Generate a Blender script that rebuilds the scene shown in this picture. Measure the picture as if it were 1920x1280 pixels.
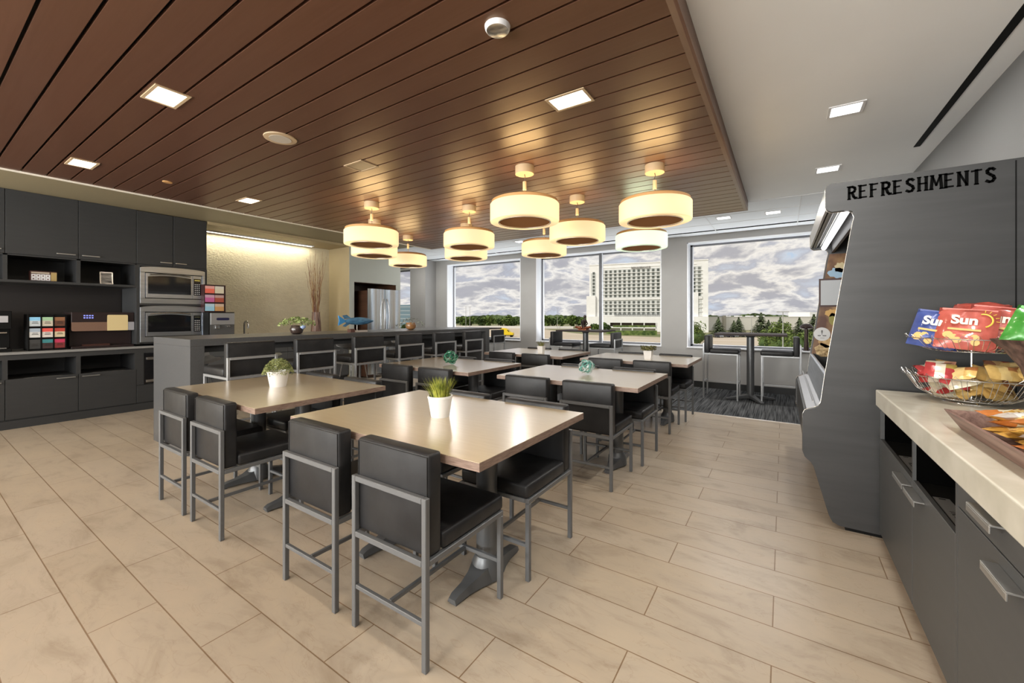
import bpy, bmesh, math, random
from mathutils import Vector, Matrix, Euler
random.seed(7)
PI = math.pi
for o in list(bpy.data.objects): bpy.data.objects.remove(o)
scene = bpy.context.scene
C = scene.collection

# ------------------------------------------------------------------ camera
YAW = math.atan2(509, 770)
cam_d = bpy.data.cameras.new('camera'); cam = bpy.data.objects.new('camera', cam_d); C.objects.link(cam)
cam.location = (0, 0, 1.37); cam.rotation_euler = (PI/2, 0, YAW)
cam_d.sensor_width = 36; cam_d.lens = 770/1920*36; cam_d.shift_y = -48/1920
cam_d.clip_start = 0.05; cam_d.clip_end = 3000
scene.camera = cam
scene.view_settings.view_transform = 'Standard'; scene.view_settings.look = 'None'
scene.view_settings.gamma = 1.0; scene.view_settings.use_curve_mapping = False
scene.view_settings.exposure = 0.35

# ------------------------------------------------------------------ world: broken cloud
W = bpy.data.worlds.new('sky'); scene.world = W; W.use_nodes = True
nt = W.node_tree; nt.nodes.clear()
def N(nt, t, **k):
    n = nt.nodes.new(t)
    for a, b in k.items():
        if a.startswith('i_'):
            key = a[2:]; key = int(key) if key.isdigit() else key.replace('_', ' ')
            n.inputs[key].default_value = b
        else: setattr(n, a, b)
    return n
def L(nt, a, b): nt.links.new(a, b)
def ramp(nt, stops, interp='LINEAR'):
    r = nt.nodes.new('ShaderNodeValToRGB'); r.color_ramp.interpolation = interp
    el = r.color_ramp.elements
    while len(el) > 1: el.remove(el[-1])
    el[0].position = stops[0][0]; el[0].color = (*stops[0][1], 1)
    for p, c in stops[1:]:
        e = el.new(p); e.color = (*c, 1)
    return r
tc = N(nt, 'ShaderNodeTexCoord'); sep = N(nt, 'ShaderNodeSeparateXYZ'); L(nt, tc.outputs['Generated'], sep.inputs[0])
za = N(nt, 'ShaderNodeMath', operation='MAXIMUM', i_1=0.0); L(nt, sep.outputs[2], za.inputs[0])
zb = N(nt, 'ShaderNodeMath', operation='ADD', i_1=0.32); L(nt, za.outputs[0], zb.inputs[0])
dx = N(nt, 'ShaderNodeMath', operation='DIVIDE'); L(nt, sep.outputs[0], dx.inputs[0]); L(nt, zb.outputs[0], dx.inputs[1])
dy = N(nt, 'ShaderNodeMath', operation='DIVIDE'); L(nt, sep.outputs[1], dy.inputs[0]); L(nt, zb.outputs[0], dy.inputs[1])
cmb = N(nt, 'ShaderNodeCombineXYZ', i_2=3.0); L(nt, dx.outputs[0], cmb.inputs[0]); L(nt, dy.outputs[0], cmb.inputs[1])
n1 = N(nt, 'ShaderNodeTexNoise', i_Scale=3.3, i_Detail=9.0, i_Roughness=0.57, i_Distortion=0.25); L(nt, cmb.outputs[0], n1.inputs['Vector'])
off = N(nt, 'ShaderNodeVectorMath', operation='ADD'); off.inputs[1].default_value = (0.10, -0.22, 0.5); L(nt, cmb.outputs[0], off.inputs[0])
n2 = N(nt, 'ShaderNodeTexNoise', i_Scale=0.8, i_Detail=7.0, i_Roughness=0.55); L(nt, off.outputs[0], n2.inputs['Vector'])
r1 = ramp(nt, [(0.27, (0.36, 0.52, 0.72)), (0.34, (0.52, 0.56, 0.64)), (0.42, (0.43, 0.43, 0.48)), (0.485, (0.78, 0.74, 0.70)), (0.57, (0.40, 0.39, 0.42)), (0.70, (0.37, 0.36, 0.40))])
L(nt, n1.outputs['Fac'], r1.inputs[0])
r2 = ramp(nt, [(0.38, (0.72, 0.72, 0.76)), (0.50, (1, 1, 1)), (0.62, (1.0, 0.98, 0.95))]); L(nt, n2.outputs['Fac'], r2.inputs[0])
mx = N(nt, 'ShaderNodeMixRGB', blend_type='MULTIPLY', i_0=1.0); L(nt, r1.outputs[0], mx.inputs[1]); L(nt, r2.outputs[0], mx.inputs[2])
bg = N(nt, 'ShaderNodeBackground', i_Strength=1.0); L(nt, mx.outputs[0], bg.inputs[0])
wo = N(nt, 'ShaderNodeOutputWorld'); L(nt, bg.outputs[0], wo.inputs[0])

sun_d = bpy.data.lights.new('sun', 'SUN'); sun_d.energy = 2.2; sun_d.angle = math.radians(12); sun_d.color = (1, .95, .86)
sun = bpy.data.objects.new('sun', sun_d); C.objects.link(sun); sun.rotation_euler = (math.radians(48), 0, math.radians(-20))
# ------------------------------------------------------------------ lights of the room and added fill lamps
def area(name, loc, sx, sy, power, color=(1, .87, .68), rot=(0, 0, 0), spread=PI):
    d = bpy.data.lights.new(name, 'AREA'); d.shape = 'RECTANGLE'; d.size = sx; d.size_y = sy
    d.energy = power; d.color = color; d.spread = spread
    o = bpy.data.objects.new(name, d); o.location = loc; o.rotation_euler = rot; C.objects.link(o); return o
P_WOOD = 6.0; P_WHITE = 13.0; BACK_FILL = 400.0; SILL_FILL = 52.0
WOOD_DOWN = [(-3.36, 0.99), (-1.18, 2.48), (-5.49, 0.99), (-5.53, 2.45)]
WOOD_BEHIND = [(-1.18, 0.99), (-1.18, -0.5), (-3.36, -0.5), (-5.49, -0.5), (-1.18, -2.0), (-3.36, -2.0), (-5.49, -2.0)]
WHITE_DOWN = [(0.39, 3.955), (0.39, 5.46), (-0.13, 7.29), (-0.79, 7.26), (-3.1, 7.25), (-4.6, 7.25), (-6.5, 7.25), (-8.2, 7.25)]
WHITE_BEHIND = [(0.39, 2.45), (0.39, 0.95), (0.39, -0.6), (0.39, -2.1)]
for x, y in WOOD_DOWN + WOOD_BEHIND: area('downlight_glow', (x, y, 2.78), .19, .11, P_WOOD)
for x, y in WHITE_DOWN + WHITE_BEHIND: area('downlight_glow', (x, y, 2.895), .15, .13, P_WHITE, (1, .95, .88))
area('cove_glow', (-8.36, 3.9, 2.84), .05, 2.1, 14, (1, .93, .72), (0, math.radians(12), 0))

for xx in (-8.25, -4.95, -1.65): area('back_fill_light', (xx, -4.35, 1.75), 2.7, 2.2, BACK_FILL, (1.0, .985, .96), (PI/2+.78, 0, 0))  # added fill lamps behind the camera, brighten the white ceiling
for xx, ww_ in ((-6.65, 2.3), (-3.5, 2.8), (-.3, 2.6)): area('sill_fill_light', (xx, 9.36, .42), ww_, .5, SILL_FILL, (.95, .96, 1.0), (PI+.50, 0, 0))  # added fill lamps below the sills, stand in for ground bounce
# ------------------------------------------------------------------ materials
MATS = {}
def pmat(name, col, rough=.5, metal=0.0, spec=.5, emis=None, es=0, trans=0, alpha=1, coat=0, ior=1.45):
    m = bpy.data.materials.new(name); m.use_nodes = True
    b = m.node_tree.nodes['Principled BSDF']
    b.inputs['Base Color'].default_value = (*col, 1); b.inputs['Roughness'].default_value = rough
    b.inputs['Metallic'].default_value = metal; b.inputs['Specular IOR Level'].default_value = spec
    b.inputs['Transmission Weight'].default_value = trans; b.inputs['Alpha'].default_value = alpha
    b.inputs['Coat Weight'].default_value = coat; b.inputs['Coat Roughness'].default_value = .16 if coat > .4 else .03; b.inputs['IOR'].default_value = ior
    if emis: b.inputs['Emission Color'].default_value = (*emis, 1); b.inputs['Emission Strength'].default_value = es
    MATS[name] = m; return m
def noisy(m, c1, c2, scale=(1, 1, 1), nscale=5.0, detail=4, bump=0.0, bscale=None, world=True, lo=.35, hi=.65, rrange=None):
    """colour varies between c1 and c2 by a stretched noise; optional bump"""
    t = m.node_tree; b = t.nodes['Principled BSDF']
    if world: g = N(t, 'ShaderNodeNewGeometry'); src = g.outputs['Position']
    else: g = N(t, 'ShaderNodeTexCoord'); src = g.outputs['Object']
    mp = N(t, 'ShaderNodeMapping'); mp.inputs['Scale'].default_value = scale; L(t, src, mp.inputs[0])
    nz = N(t, 'ShaderNodeTexNoise', i_Scale=nscale, i_Detail=detail); L(t, mp.outputs[0], nz.inputs['Vector'])
    r = ramp(t, [(lo, c1), (hi, c2)]); L(t, nz.outputs['Fac'], r.inputs[0]); L(t, r.outputs[0], b.inputs['Base Color'])
    if bump:
        bp = N(t, 'ShaderNodeBump', i_Strength=bump, i_Distance=.01)
        if bscale:
            nb = N(t, 'ShaderNodeTexNoise', i_Scale=bscale, i_Detail=3); L(t, mp.outputs[0], nb.inputs['Vector']); L(t, nb.outputs['Fac'], bp.inputs['Height'])
        else: L(t, nz.outputs['Fac'], bp.inputs['Height'])
        L(t, bp.outputs[0], b.inputs['Normal'])
    return m
vinyl = noisy(pmat('black_vinyl', (.018, .018, .019), .42, spec=.32), (.015, .015, .016), (.023, .023, .024), nscale=9, bump=.12, bscale=14)
frame_m = pmat('grey_metal_frame', (.15, .155, .16), .42, .35)
column_m = pmat('grey_column', (.13, .135, .14), .38, .5)
chrome = pmat('brushed_chrome', (.62, .62, .62), .25, 1.0)
steel = noisy(pmat('stainless_steel', (.5, .54, .6), .3, 1.0), (.46, .50, .56), (.56, .60, .66), (1, 1, 12), 3)
cab_m = noisy(pmat('charcoal_laminate', (.035, .036, .037), .5), (.026, .027, .028), (.029, .030, .031), (1, 1, 8), 4)
cab2_m = noisy(pmat('grey_laminate', (.07, .072, .073), .45), (.068, .070, .071), (.073, .075, .076), (1, 1, 8), 4)
black_m = pmat('black_inside', (.006, .006, .006), .6, spec=.15)
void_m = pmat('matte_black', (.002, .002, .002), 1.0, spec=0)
dark_m = pmat('dark_interior', (.016, .013, .012), .45)
island_m = noisy(pmat('grey_quartz', (.085, .086, .088), .3, spec=.35), (.080, .081, .083), (.090, .091, .093), (1, 1, 1), 60)
counter_m = noisy(pmat('cream_solid_surface', (.62, .59, .5), .2), (.56, .53, .44), (.66, .63, .54), (1, 1, 1), 7)
slab_m = pmat('grey_worktop', (.22, .22, .215), .3)
wall_m = noisy(pmat('grey_wall_paint', (.36, .355, .34), .7), (.35, .345, .335), (.37, .365, .355), nscale=2)
white_m = pmat('white_paint', (.74, .74, .75), .5)
frame_w = pmat('window_frame_white', (.8, .82, .86), .35)
frame_d = pmat('window_frame_grey', (.12, .125, .14), .4)
ceil_m = noisy(pmat('white_ceiling_paint', (.84, .84, .83), .75), (.83, .83, .82), (.85, .85, .84), nscale=2)
beige_m = noisy(pmat('beige_paint', (.36, .29, .165), .6), (.35, .28, .16), (.375, .30, .175), nscale=2)
accent_m = noisy(pmat('textured_plaster', (.60, .54, .40), .6), (.58, .52, .385), (.62, .56, .415), (1, 1, 2.2), 8, bump=.9, bscale=26)
sage_m = pmat('pale_grey_green_paint', (.44, .46, .42), .6)
base_m = pmat('black_rubber_base', (.02, .021, .022), .5)
toe_m = pmat('toe_kick_warm_light', (.20, .11, .06), .5)  # brown carries the warm light falling on the toe kick
edge_m = noisy(pmat('walnut_edge_band', (.22, .15, .115), .45), (.17, .11, .085), (.28, .20, .155), (2, 2, 20), 10)
handle_m = pmat('satin_handle', (.5, .5, .49), .32, .9)
pot_m = pmat('white_ceramic', (.72, .70, .67), .35)
soil_m = pmat('dark_soil', (.03, .02, .015), .9)
lampglow = pmat('lit_shade', (.3, .26, .18), .6, emis=(1, .83, .46), es=1.05)
lampglow_g = pmat('lit_shade_cool', (.26, .3, .25), .6, emis=(.75, 1, .72), es=.95)
lamptop = pmat('shade_cap_tan', (.50, .27, .10), .6)
lampdisc = pmat('shade_disc_brown', (.42, .20, .085), .85, spec=.1)
canopy_m = pmat('canopy_cream', (.46, .34, .21), .6)
lens_m = pmat('downlight_lens', (1, 1, 1), .5, emis=(1, .93, .80), es=3.0)
lensw_m = pmat('downlight_lens_white', (1, 1, 1), .5, emis=(1, .98, .95), es=2.6)
strip_m = pmat('led_strip', (1, 1, 1), .5, emis=(1, .97, .84), es=2.4)
glassblk = pmat('black_glass', (.008, .008, .009), .06)
tan_panel = pmat('tan_panel', (.17, .10, .07), .4)
cream_panel = pmat('cream_panel', (.62, .50, .26), .5)

def shade_glow(m, strength, c_hot, c_edge):
    """diffuser: two bulbs inside glow through a translucent fabric"""
    t = m.node_tree; b = t.nodes['Principled BSDF']
    g = N(t, 'ShaderNodeTexCoord'); s = N(t, 'ShaderNodeSeparateXYZ'); L(t, g.outputs['Object'], s.inputs[0])
    at = N(t, 'ShaderNodeMath', operation='ARCTAN2'); L(t, s.outputs[1], at.inputs[0]); L(t, s.outputs[0], at.inputs[1])
    mu = N(t, 'ShaderNodeMath', operation='MULTIPLY', i_1=3.0); L(t, at.outputs[0], mu.inputs[0])
    co = N(t, 'ShaderNodeMath', operation='COSINE'); L(t, mu.outputs[0], co.inputs[0])
    r = ramp(t, [(0.0, c_edge), (1.0, c_hot)])
    h = N(t, 'ShaderNodeMath', operation='MULTIPLY_ADD', i_1=.5, i_2=.5); L(t, co.outputs[0], h.inputs[0])
    L(t, h.outputs[0], r.inputs[0]); L(t, r.outputs[0], b.inputs['Emission Color'])
    b.inputs['Emission Strength'].default_value = strength
shade_glow(lampglow, 1.0, (1.0, .76, .37), (.78, .50, .26))
shade_glow(lampglow_g, .95, (.78, .95, .68), (.66, .80, .56))

# window glass: mostly clear, a little mirror
glass_m = bpy.data.materials.new('window_glass'); glass_m.use_nodes = True
t = glass_m.node_tree; t.nodes.clear()
tr = N(t, 'ShaderNodeBsdfTransparent'); tr.inputs[0].default_value = (.97, .98, .98, 1)
om = N(t, 'ShaderNodeOutputMaterial'); L(t, tr.outputs[0], om.inputs[0])

# floor tile
floor_m = pmat('stone_floor_tile', (.5, .42, .33), .33)
t = floor_m.node_tree; b = t.nodes['Principled BSDF']
g = N(t, 'ShaderNodeNewGeometry'); mp = N(t, 'ShaderNodeMapping'); mp.inputs['Location'].default_value = (.04+.985*20, .013+.2395*20, 0); L(t, g.outputs['Position'], mp.inputs[0])
br = N(t, 'ShaderNodeTexBrick', offset=.5, offset_frequency=2, squash=1.0, squash_frequency=2)
br.inputs['Scale'].default_value = 1; br.inputs['Brick Width'].default_value = .985; br.inputs['Row Height'].default_value = .2395
br.inputs['Mortar Size'].default_value = .0028; br.inputs['Mortar Smooth'].default_value = .2; br.inputs['Bias'].default_value = 0
br.inputs['Color1'].default_value = (.40, .33, .25, 1); br.inputs['Color2'].default_value = (.43, .362, .283, 1); br.inputs['Mortar'].default_value = (.22, .145, .085, 1)
L(t, mp.outputs[0], br.inputs['Vector'])
m2 = N(t, 'ShaderNodeMapping'); m2.inputs['Scale'].default_value = (1, 2.2, 1); L(t, g.outputs['Position'], m2.inputs[0])
nz = N(t, 'ShaderNodeTexNoise', i_Scale=2.6, i_Detail=10.0, i_Roughness=.65, i_Distortion=.6); L(t, m2.outputs[0], nz.inputs['Vector'])
rr = ramp(t, [(.33, (.80, .77, .74)), (.48, (1, 1, 1)), (.62, (1.06, 1.05, 1.03))]); L(t, nz.outputs['Fac'], rr.inputs[0])
nv = N(t, 'ShaderNodeTexNoise', i_Scale=3.2, i_Detail=5.0, i_Distortion=1.6); L(t, m2.outputs[0], nv.inputs['Vector'])
rv = ramp(t, [(.488, (1, 1, 1)), (.499, (.80, .74, .68)), (.510, (1, 1, 1))]); L(t, nv.outputs['Fac'], rv.inputs[0])
a1 = N(t, 'ShaderNodeMixRGB', blend_type='MULTIPLY', i_0=1.0); L(t, br.outputs['Color'], a1.inputs[1]); L(t, rr.outputs[0], a1.inputs[2])
a2 = N(t, 'ShaderNodeMixRGB', blend_type='MULTIPLY', i_0=.45); L(t, a1.outputs[0], a2.inputs[1]); L(t, rv.outputs[0], a2.inputs[2])
L(t, a2.outputs[0], b.inputs['Base Color'])
bp = N(t, 'ShaderNodeBump', i_Strength=.25, i_Distance=.004); L(t, nz.outputs['Fac'], bp.inputs['Height'])
bp2 = N(t, 'ShaderNodeBump', i_Strength=.6, i_Distance=.003, invert=True); L(t, br.outputs['Fac'], bp2.inputs['Height']); L(t, bp.outputs[0], bp2.inputs['Normal']); L(t, bp2.outputs[0], b.inputs['Normal'])

carpet_m = noisy(pmat('striped_carpet', (.06, .06, .065), .95, spec=.1), (.022, .023, .026), (.13, .135, .14), (60, 1.6, 1), 1.0, 5, bump=.4)

# wood
def wood(name, c1, c2, c3, rough, plank=None, bump=.15, axis='x', coat=0):
    m = pmat(name, c2, rough, coat=coat)
    t = m.node_tree; b = t.nodes['Principled BSDF']
    g = N(t, 'ShaderNodeNewGeometry'); mp = N(t, 'ShaderNodeMapping')
    mp.inputs['Scale'].default_value = (1.2, 38, 38) if axis == 'x' else (38, 1.2, 38)
    L(t, g.outputs['Position'], mp.inputs[0])
    nz = N(t, 'ShaderNodeTexNoise', i_Scale=1.6, i_Detail=6.0, i_Roughness=.6, i_Distortion=.3); L(t, mp.outputs[0], nz.inputs['Vector'])
    r = ramp(t, [(.3, c1), (.5, c2), (.7, c3)]); L(t, nz.outputs['Fac'], r.inputs[0]); out = r.outputs[0]
    if plank:
        s = N(t, 'ShaderNodeSeparateXYZ'); L(t, g.outputs['Position'], s.inputs[0])
        q = N(t, 'ShaderNodeMath', operation='MULTIPLY_ADD', i_1=1/plank[0], i_2=-plank[1]/plank[0]); L(t, s.outputs[1], q.inputs[0])
        f = N(t, 'ShaderNodeMath', operation='FLOOR'); L(t, q.outputs[0], f.inputs[0])
        wn = N(t, 'ShaderNodeTexWhiteNoise', noise_dimensions='1D'); L(t, f.outputs[0], wn.inputs['W'])
        rr = ramp(t, [(0, (.94, .93, .93)), (1, (1.06, 1.05, 1.04))]); L(t, wn.outputs['Value'], rr.inputs[0])
        mu = N(t, 'ShaderNodeMixRGB', blend_type='MULTIPLY', i_0=1.0); L(t, out, mu.inputs[1]); L(t, rr.outputs[0], mu.inputs[2]); out = mu.outputs[0]
    L(t, out, b.inputs['Base Color'])
    bp = N(t, 'ShaderNodeBump', i_Strength=bump, i_Distance=.003); L(t, nz.outputs['Fac'], bp.inputs['Height']); L(t, bp.outputs[0], b.inputs['Normal'])
    if coat:
        b.inputs['Coat IOR'].default_value = 1.75; b.inputs['Coat Tint'].default_value = (1, .93, .82, 1)
        b2 = N(t, 'ShaderNodeBump', i_Strength=.22, i_Distance=.003); L(t, nz.outputs['Fac'], b2.inputs['Height']); L(t, b2.outputs[0], b.inputs['Coat Normal'])
    return m
ceilwood = wood('ceiling_wood', (.088, .038, .024), (.096, .043, .028), (.104, .048, .032), .33, plank=(.168, 2.386), bump=.08)
_b = ceilwood.node_tree.nodes['Principled BSDF']; _b.inputs['Specular Tint'].default_value = (1, .74, .42, 1); _b.inputs['Specular IOR Level'].default_value = .9; _b.inputs['IOR'].default_value = 1.6
fasciawood = wood('fascia_wood', (.10, .048, .03), (.13, .065, .042), (.16, .085, .056), .4, axis='y')
table_m = noisy(pmat('maple_laminate', (.48, .385, .25), .28, spec=.9), (.47, .375, .24), (.50, .405, .265), (1.5, 14, 1), 4); table_m.node_tree.nodes['Principled BSDF'].inputs['IOR'].default_value = 1.6; table_m.node_tree.nodes['Principled BSDF'].inputs['Coat Weight'].default_value = 1.0; table_m.node_tree.nodes['Principled BSDF'].inputs['Coat IOR'].default_value = 1.8; table_m.node_tree.nodes['Principled BSDF'].inputs['Coat Roughness'].default_value = .22
bartop_m = pmat('dark_bar_top', (.03, .02, .018), .5, spec=.25)
traywood = wood('tray_wood', (.13, .07, .055), (.22, .13, .105), (.30, .19, .15), .5, axis='y')
brownwood = noisy(pmat('recess_brown', (.07, .035, .02), .3), (.055, .027, .016), (.085, .042, .025), (1, 1, 6), 2)

# ------------------------------------------------------------------ mesh builder
class MB:
    def __init__(s): s.bm = bmesh.new(); s.mi = 0
    def _tag(s, faces):
        for f in faces: f.material_index = s.mi
    def box(s, x0, x1, y0, y1, z0, z1, M=None):
        v = [s.bm.verts.new(Vector((x, y, z)) if M is None else M @ Vector((x, y, z))) for x, y, z in
             [(x0, y0, z0), (x1, y0, z0), (x1, y1, z0), (x0, y1, z0), (x0, y0, z1), (x1, y0, z1), (x1, y1, z1), (x0, y1, z1)]]
        fs = [s.bm.faces.new([v[i] for i in q]) for q in [(3, 2, 1, 0), (4, 5, 6, 7), (0, 1, 5, 4), (1, 2, 6, 5), (2, 3, 7, 6), (3, 0, 4, 7)]]
        s._tag(fs); return s
    def rbox(s, x0, x1, y0, y1, z0, z1, r, seg=2, M=None):
        b = bmesh.new(); v = [b.verts.new((x, y, z)) for x, y, z in
             [(x0, y0, z0), (x1, y0, z0), (x1, y1, z0), (x0, y1, z0), (x0, y0, z1), (x1, y0, z1), (x1, y1, z1), (x0, y1, z1)]]
        for q in [(3, 2, 1, 0), (4, 5, 6, 7), (0, 1, 5, 4), (1, 2, 6, 5), (2, 3, 7, 6), (3, 0, 4, 7)]: b.faces.new([v[i] for i in q])
        bmesh.ops.bevel(b, geom=b.edges[:], offset=r, segments=seg, profile=.5, affect='EDGES')
        mp = {}
        for w in b.verts: mp[w] = s.bm.verts.new(w.co if M is None else M @ w.co)
        s._tag([s.bm.faces.new([mp[w] for w in f.verts]) for f in b.faces]); b.free(); return s
    def tube(s, pts, r, n=8, closed=False, r1=None, cap=True):
        pts = [Vector(p) for p in pts]; k = len(pts); rings = []
        up = None
        for i, p in enumerate(pts):
            if closed: d = pts[(i+1) % k]-pts[i-1]
            else: d = pts[min(i+1, k-1)]-pts[max(i-1, 0)]
            d.normalize()
            if up is None: up = Vector((0, 0, 1)) if abs(d.z) < .9 else Vector((1, 0, 0))
            a = d.cross(up)
            if a.length < 1e-4: a = d.cross(Vector((0, 1, 0)))
            a.normalize(); bq = a.cross(d); up = bq.copy()
            rr = r if r1 is None else r+(r1-r)*i/(k-1)
            rings.append([s.bm.verts.new(p+a*math.cos(2*PI*j/n)*rr+bq*math.sin(2*PI*j/n)*rr) for j in range(n)])
        fs = []
        for i in range(k if closed else k-1):
            A = rings[i]; B = rings[(i+1) % k]
            for j in range(n): fs.append(s.bm.faces.new([A[j], A[(j+1) % n], B[(j+1) % n], B[j]]))
        if cap and not closed:
            fs.append(s.bm.faces.new(rings[0][::-1])); fs.append(s.bm.faces.new(rings[-1]))
        s._tag(fs); return s
    def lathe(s, prof, cx=0, cy=0, n=24, M=None, cap=True):
        rings = []
        for r, z in prof:
            rings.append([s.bm.verts.new((lambda q: q if M is None else M @ q)(Vector((cx+r*math.cos(2*PI*j/n), cy+r*math.sin(2*PI*j/n), z)))) for j in range(n)])
        fs = []
        for A, B in zip(rings, rings[1:]):
            for j in range(n): fs.append(s.bm.faces.new([A[j], A[(j+1) % n], B[(j+1) % n], B[j]]))
        if cap:
            if prof[0][0] > 0: fs.append(s.bm.faces.new(rings[0][::-1]))
            if prof[-1][0] > 0: fs.append(s.bm.faces.new(rings[-1]))
        s._tag(fs); return s
    def prism(s, poly, axis, a, b):
        def P3(u, v, w): return {'y': (u, w, v), 'x': (w, u, v), 'z': (u, v, w)}[axis]
        A = [s.bm.verts.new(P3(u, v, a)) for u, v in poly]; B = [s.bm.verts.new(P3(u, v, b)) for u, v in poly]
        n = len(poly); fs = [s.bm.faces.new(A[::-1]), s.bm.faces.new(B)]
        for i in range(n): fs.append(s.bm.faces.new([A[i], A[(i+1) % n], B[(i+1) % n], B[i]]))
        s._tag(fs); return s
    def poly(s, pts): s._tag([s.bm.faces.new([s.bm.verts.new(p) for p in pts])]); return s
    def mesh(s, name, mats, smooth=False, bevel=0, bseg=2, angle=40):
        bmesh.ops.recalc_face_normals(s.bm, faces=s.bm.faces)
        if bevel: bmesh.ops.bevel(s.bm, geom=s.bm.edges[:], offset=bevel, segments=bseg, profile=.5, affect='EDGES', clamp_overlap=True)
        me = bpy.data.meshes.new(name); s.bm.to_mesh(me); s.bm.free()
        for m in (mats if isinstance(mats, (list, tuple)) else [mats]): me.materials.append(m)
        if smooth:
            for p in me.polygons: p.use_smooth = True
            try: me.set_sharp_from_angle(angle=math.radians(angle))
            except Exception: pass
        return me
    def build(s, name, mats, parent=None, **k):
        o = bpy.data.objects.new(name, s.mesh(name, mats, **k)); C.objects.link(o)
        if parent is not None: o.parent = parent
        return o
def tag(o, label=None, cat=None, group=None, kind=None):
    if label: o['label'] = label
    if cat: o['category'] = cat
    if group: o['group'] = group
    if kind: o['kind'] = kind
    return o
def thing(name, label, cat, loc=(0, 0, 0), rz=0, group=None, rot=None):
    o = bpy.data.objects.new(name, None); C.objects.link(o); o.location = loc; o.rotation_euler = rot or (0, 0, rz)
    o.empty_display_size = .1
    return tag(o, label, cat, group)
def struct(o, label=None): o['kind'] = 'structure'; return (tag(o, label) if label else o)
def dup(root, loc, rz=0, label=None, group=None, rot=None, scale=None):
    r = root.copy(); C.objects.link(r); r.location = loc; r.rotation_euler = rot or (0, 0, rz)
    if scale: r.scale = scale if isinstance(scale, (tuple, list)) else (scale,)*3
    if label: r['label'] = label
    if group: r['group'] = group
    for ch in list(root.children):
        c = ch.copy(); C.objects.link(c); c.parent = r
        for g in list(ch.children):
            d = g.copy(); C.objects.link(d); d.parent = c
    return r
def text_obj(name, s, size, mat, parent, loc, rot, ext=.0008, align='CENTER', sx=1.0, offs=0.0):
    cu = bpy.data.curves.new(name, 'FONT'); cu.body = s; cu.size = size; cu.extrude = ext; cu.offset = offs; cu.align_x = align; cu.align_y = 'CENTER'
    tmp = bpy.data.objects.new(name+'_c', cu); C.objects.link(tmp)
    dg = bpy.context.evaluated_depsgraph_get(); me = bpy.data.meshes.new_from_object(tmp.evaluated_get(dg))
    bpy.data.objects.remove(tmp); me.materials.clear(); me.materials.append(mat)
    o = bpy.data.objects.new(name, me); C.objects.link(o); o.parent = parent; o.location = loc; o.rotation_euler = rot; o.scale = (sx, 1, 1)
    return o

# ================================================================== ROOM SHELL
XL, XR, YB, YW = -10.6, 1.17, -4.0, 8.6
ZC = 2.92
struct(MB().box(XL, XR, YB, 6.34, -.05, 0).build('floor', floor_m), 'pale stone tile floor in long staggered rows')
struct(MB().box(XL, XR, 6.34, YW+.25, -.05, 0).build('floor', carpet_m), 'dark grey striped carpet along the windows')
struct(MB().box(XL, XR, 6.325, 6.34, 0, .003).build('trim_1', chrome))
# window wall with openings
WINS = [(-10.55, -9.33), (-7.87, -5.43), (-4.99, -2.06), (-1.577, 1.12)]
ww = MB(); D0, D1 = YW, YW+.34
ww.box(XL, XR+.1, D0, D1, 0, .75).box(XL, XR+.1, D0, D1, 2.80, 3.1)
xs = [XL] + [v for w in WINS for v in w] + [XR+.1]
for a, b in zip(xs[::2], xs[1::2]): ww.box(a, b, D0, D1, .75, 2.80)
struct(ww.build('wall_windows', wall_m))
for i, (a, b) in enumerate(WINS):
    w = thing('window_%d' % (i+1), None, None, ((a+b)/2, YW+.25, .75)); struct(w)
    hw = (b-a)/2
    f = MB(); z1 = 2.05
    # white reveal liners
    f.box(-hw+.001, -hw+.02, -.25, .02, 0, z1).box(hw-.02, hw-.001, -.25, .02, 0, z1).box(-hw, hw, -.27, .02, .0, .018).box(-hw, hw, -.25, .02, z1-.018, z1)
    f.build('reveal', frame_w, w)
    f = MB(); f.box(-hw+.02, -hw+.06, 0, .05, .02, z1-.02).box(hw-.06, hw-.02, 0, .05, .02, z1-.02).box(-hw+.02, hw-.02, 0, .05, .018, .05).box(-hw+.02, hw-.02, 0, .05, z1-.05, z1-.018)
    f.build('window_frame', frame_d, w)
    f = MB(); f.box(-hw+.06, -hw+.075, -.012, .03, .05, z1-.05).box(hw-.075, hw-.06, -.012, .03, .05, z1-.05).box(-hw+.06, hw-.06, -.012, .03, .05, .06)
    f.build('glazing_bead', frame_w, w)
    if i == 2:
        m = MB(); m.box(-.03, .03, -.03, .06, .02, z1-.02); mo = m.build('mullion', frame_d, w); mo.location.x = .06+.02
        m = MB(); m.box(.036, .046, -.028, .03, .02, z1-.02); mo = m.build('mullion_edge', frame_w, w); mo.location.x = .08
    MB().box(-hw+.06, hw-.06, .02, .026, .05, z1-.05).build('pane', glass_m, w)
struct(MB().box(XL, XR, YW-.012, YW-.001, 0, .115).build('baseboard_windows', base_m))
# column box by the left windows
struct(MB().box(-8.89, -8.29, 8.18, YW, 0, ZC).build('wall_pillar', wall_m))
struct(MB().box(-8.90, -8.28, 8.168, YW, 0, .115).build('baseboard_pillar', base_m))
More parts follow.
